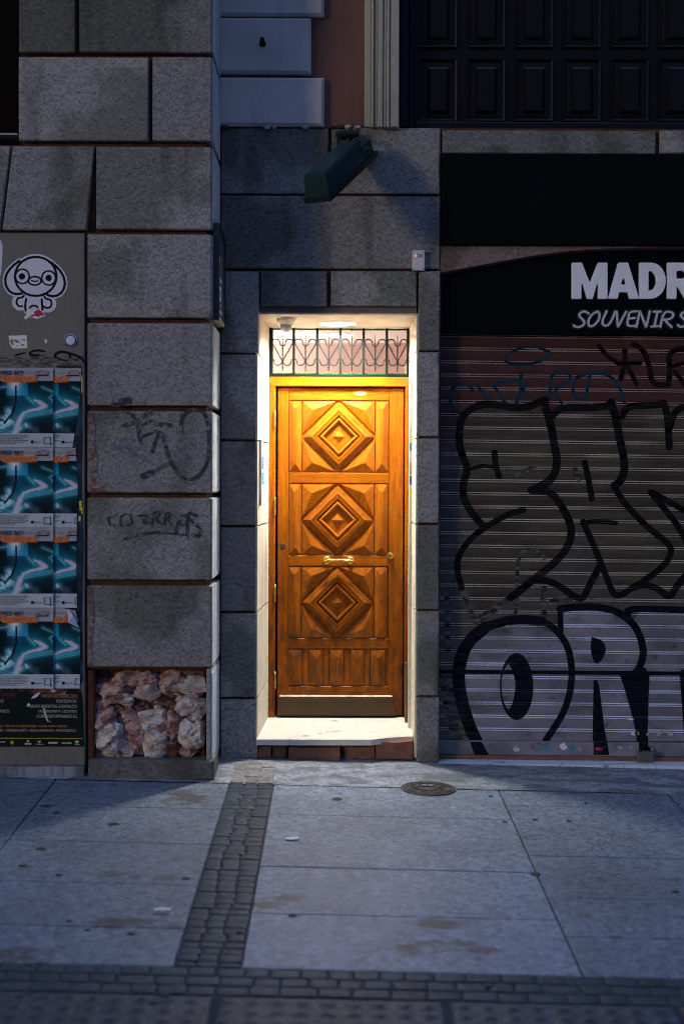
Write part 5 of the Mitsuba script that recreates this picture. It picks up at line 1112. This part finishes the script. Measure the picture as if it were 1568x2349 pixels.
for k in range(7):
    r_ = -.052 + k * .0173
    add(fl_ + '__cooling_rib', cat(*[trimesh.Trimesh(*loft([np.array([loc(LL - .28 * u + o, rr_ * 1.0, u) for o in (0, .0022) for rr_ in ((r_ - .002, r_ + .002) if o == 0 else (r_ + .002, r_ - .002))]) for u in (.006, .098)], True, True), process=False)]), 'flood_green')
mpx = P(796, 309, -.03)
add(fl_ + '__mount_plate', bx(mpx[0] - .055, mpx[0] + .055, -.07, .0, mpx[2] - .022, mpx[2] + .018), 'flood_dark')
for s in (-1, 1):
    b0 = loc(.07, s * (hw + .006), .05); t0_ = np.array([mpx[0] + s * .062, -.12, mpx[2] - .012])
    w_ = ax * .028
    ring0 = np.array([t0_ - [.0, .02, 0], t0_ + [.0, .02, 0], t0_ + [s * .006, .02, 0], t0_ + [s * .006, -.02, 0]]); 
    ring1 = np.array([b0 + w_, b0 - w_, b0 - w_ + rt * s * .006, b0 + w_ + rt * s * .006])
    m = trimesh.Trimesh(*loft([ring0, ring1], True, True), process=False)
    if m.volume < 0: m.invert()
    add(fl_ + '__yoke_arm', m, 'flood_green')
add(fl_ + '__yoke_bridge', bx(mpx[0] - .068, mpx[0] + .068, -.15, -.065, mpx[2] - .020, mpx[2] - .012), 'flood_green')
kb = loc(.07, hw + .012, .05); add(fl_ + '__pivot_knob', lathe([(0, .018), (.008, .016), (.012, .008)], kb, rt, 10), 'flood_dark')
for k, o in enumerate((-.012, .012)):
    add(fl_ + '__wire', tube(smoothline([(mpx[0] - .01 + o, -.02, mpx[2] - .03), (mpx[0] - .035 + o, -.06, mpx[2] - .06), (mpx[0] - .01 + o, -.09, mpx[2] - .075), tuple(loc(.05, o * 2, .118))], 3), .004, 6), 'wire_grey', smooth=True)
add(fl_ + '__supply_cable', tube([(mpx[0] + .02, -.02, mpx[2] + .015), (mpx[0] + .03, -.035, mpx[2] + .05), (mpx[0] + .025, -.035, mpx[2] + .09)], .005, 6), 'flood_dark', smooth=True)
ab = thing('alarm_box', 'small white alarm box with a red light on the stone right of the door', 'alarm box')
q0, q1, z0_, z1_ = R(945.5, 973.5, 574.5, 620, -.02)
add(ab + '__case', block(q0, q1, z0_, z1_, -.035, .0, .004), 'box_white')
q0b, q1b, z0b, z1b = R(955, 969, 581, 590, -.036); add(ab + '__display', bx(q0b, q1b, -.0362, -.034, z0b, z1b), 'box_window')
ld = P(953.5, 586, -.036); add(ab + '__indicator', lathe([(0, .0065), (.003, .006), (.005, .003)], (ld[0], -.035, ld[2]), (0, -1, 0), 12), 'ink_red', emitter={'type': 'area', 'radiance': {'type': 'rgb', 'value': [.45, .06, .07]}})
for a, b in ((948.5, 578), (970.5, 578), (948.5, 616), (970.5, 616)):
    p_ = P(a, b, -.035); add(ab + '__screw', lathe([(0, .0035), (.0015, .003)], (p_[0], -.035, p_[2]), (0, -1, 0), 8), 'lamp_dark')
p_ = P(956, 621, -.02); add(ab + '__cable', tube([(p_[0], -.02, p_[2] + .002), (p_[0] + .002, -.018, p_[2] - .01), (p_[0] - .01, -.008, p_[2] - .018)], .0035, 6), 'lamp_dark', smooth=True)

# parts whose pieces are too small to pick apart singly
for _k in list(scene):
    if any(w in _k for w in ('__black_print', '__small_print', '__band_names', '__rose_names', '__gold_line', '__white_line', '__thin_outline', '__dark_red_tag', '__teal_tag', '__worn_tag', '__black_outline', '__marker_scrawl', '__worn_paint_patch', '__rail_outline', '__orange_title')):
        labels[_k] = {'kind': 'stuff'}
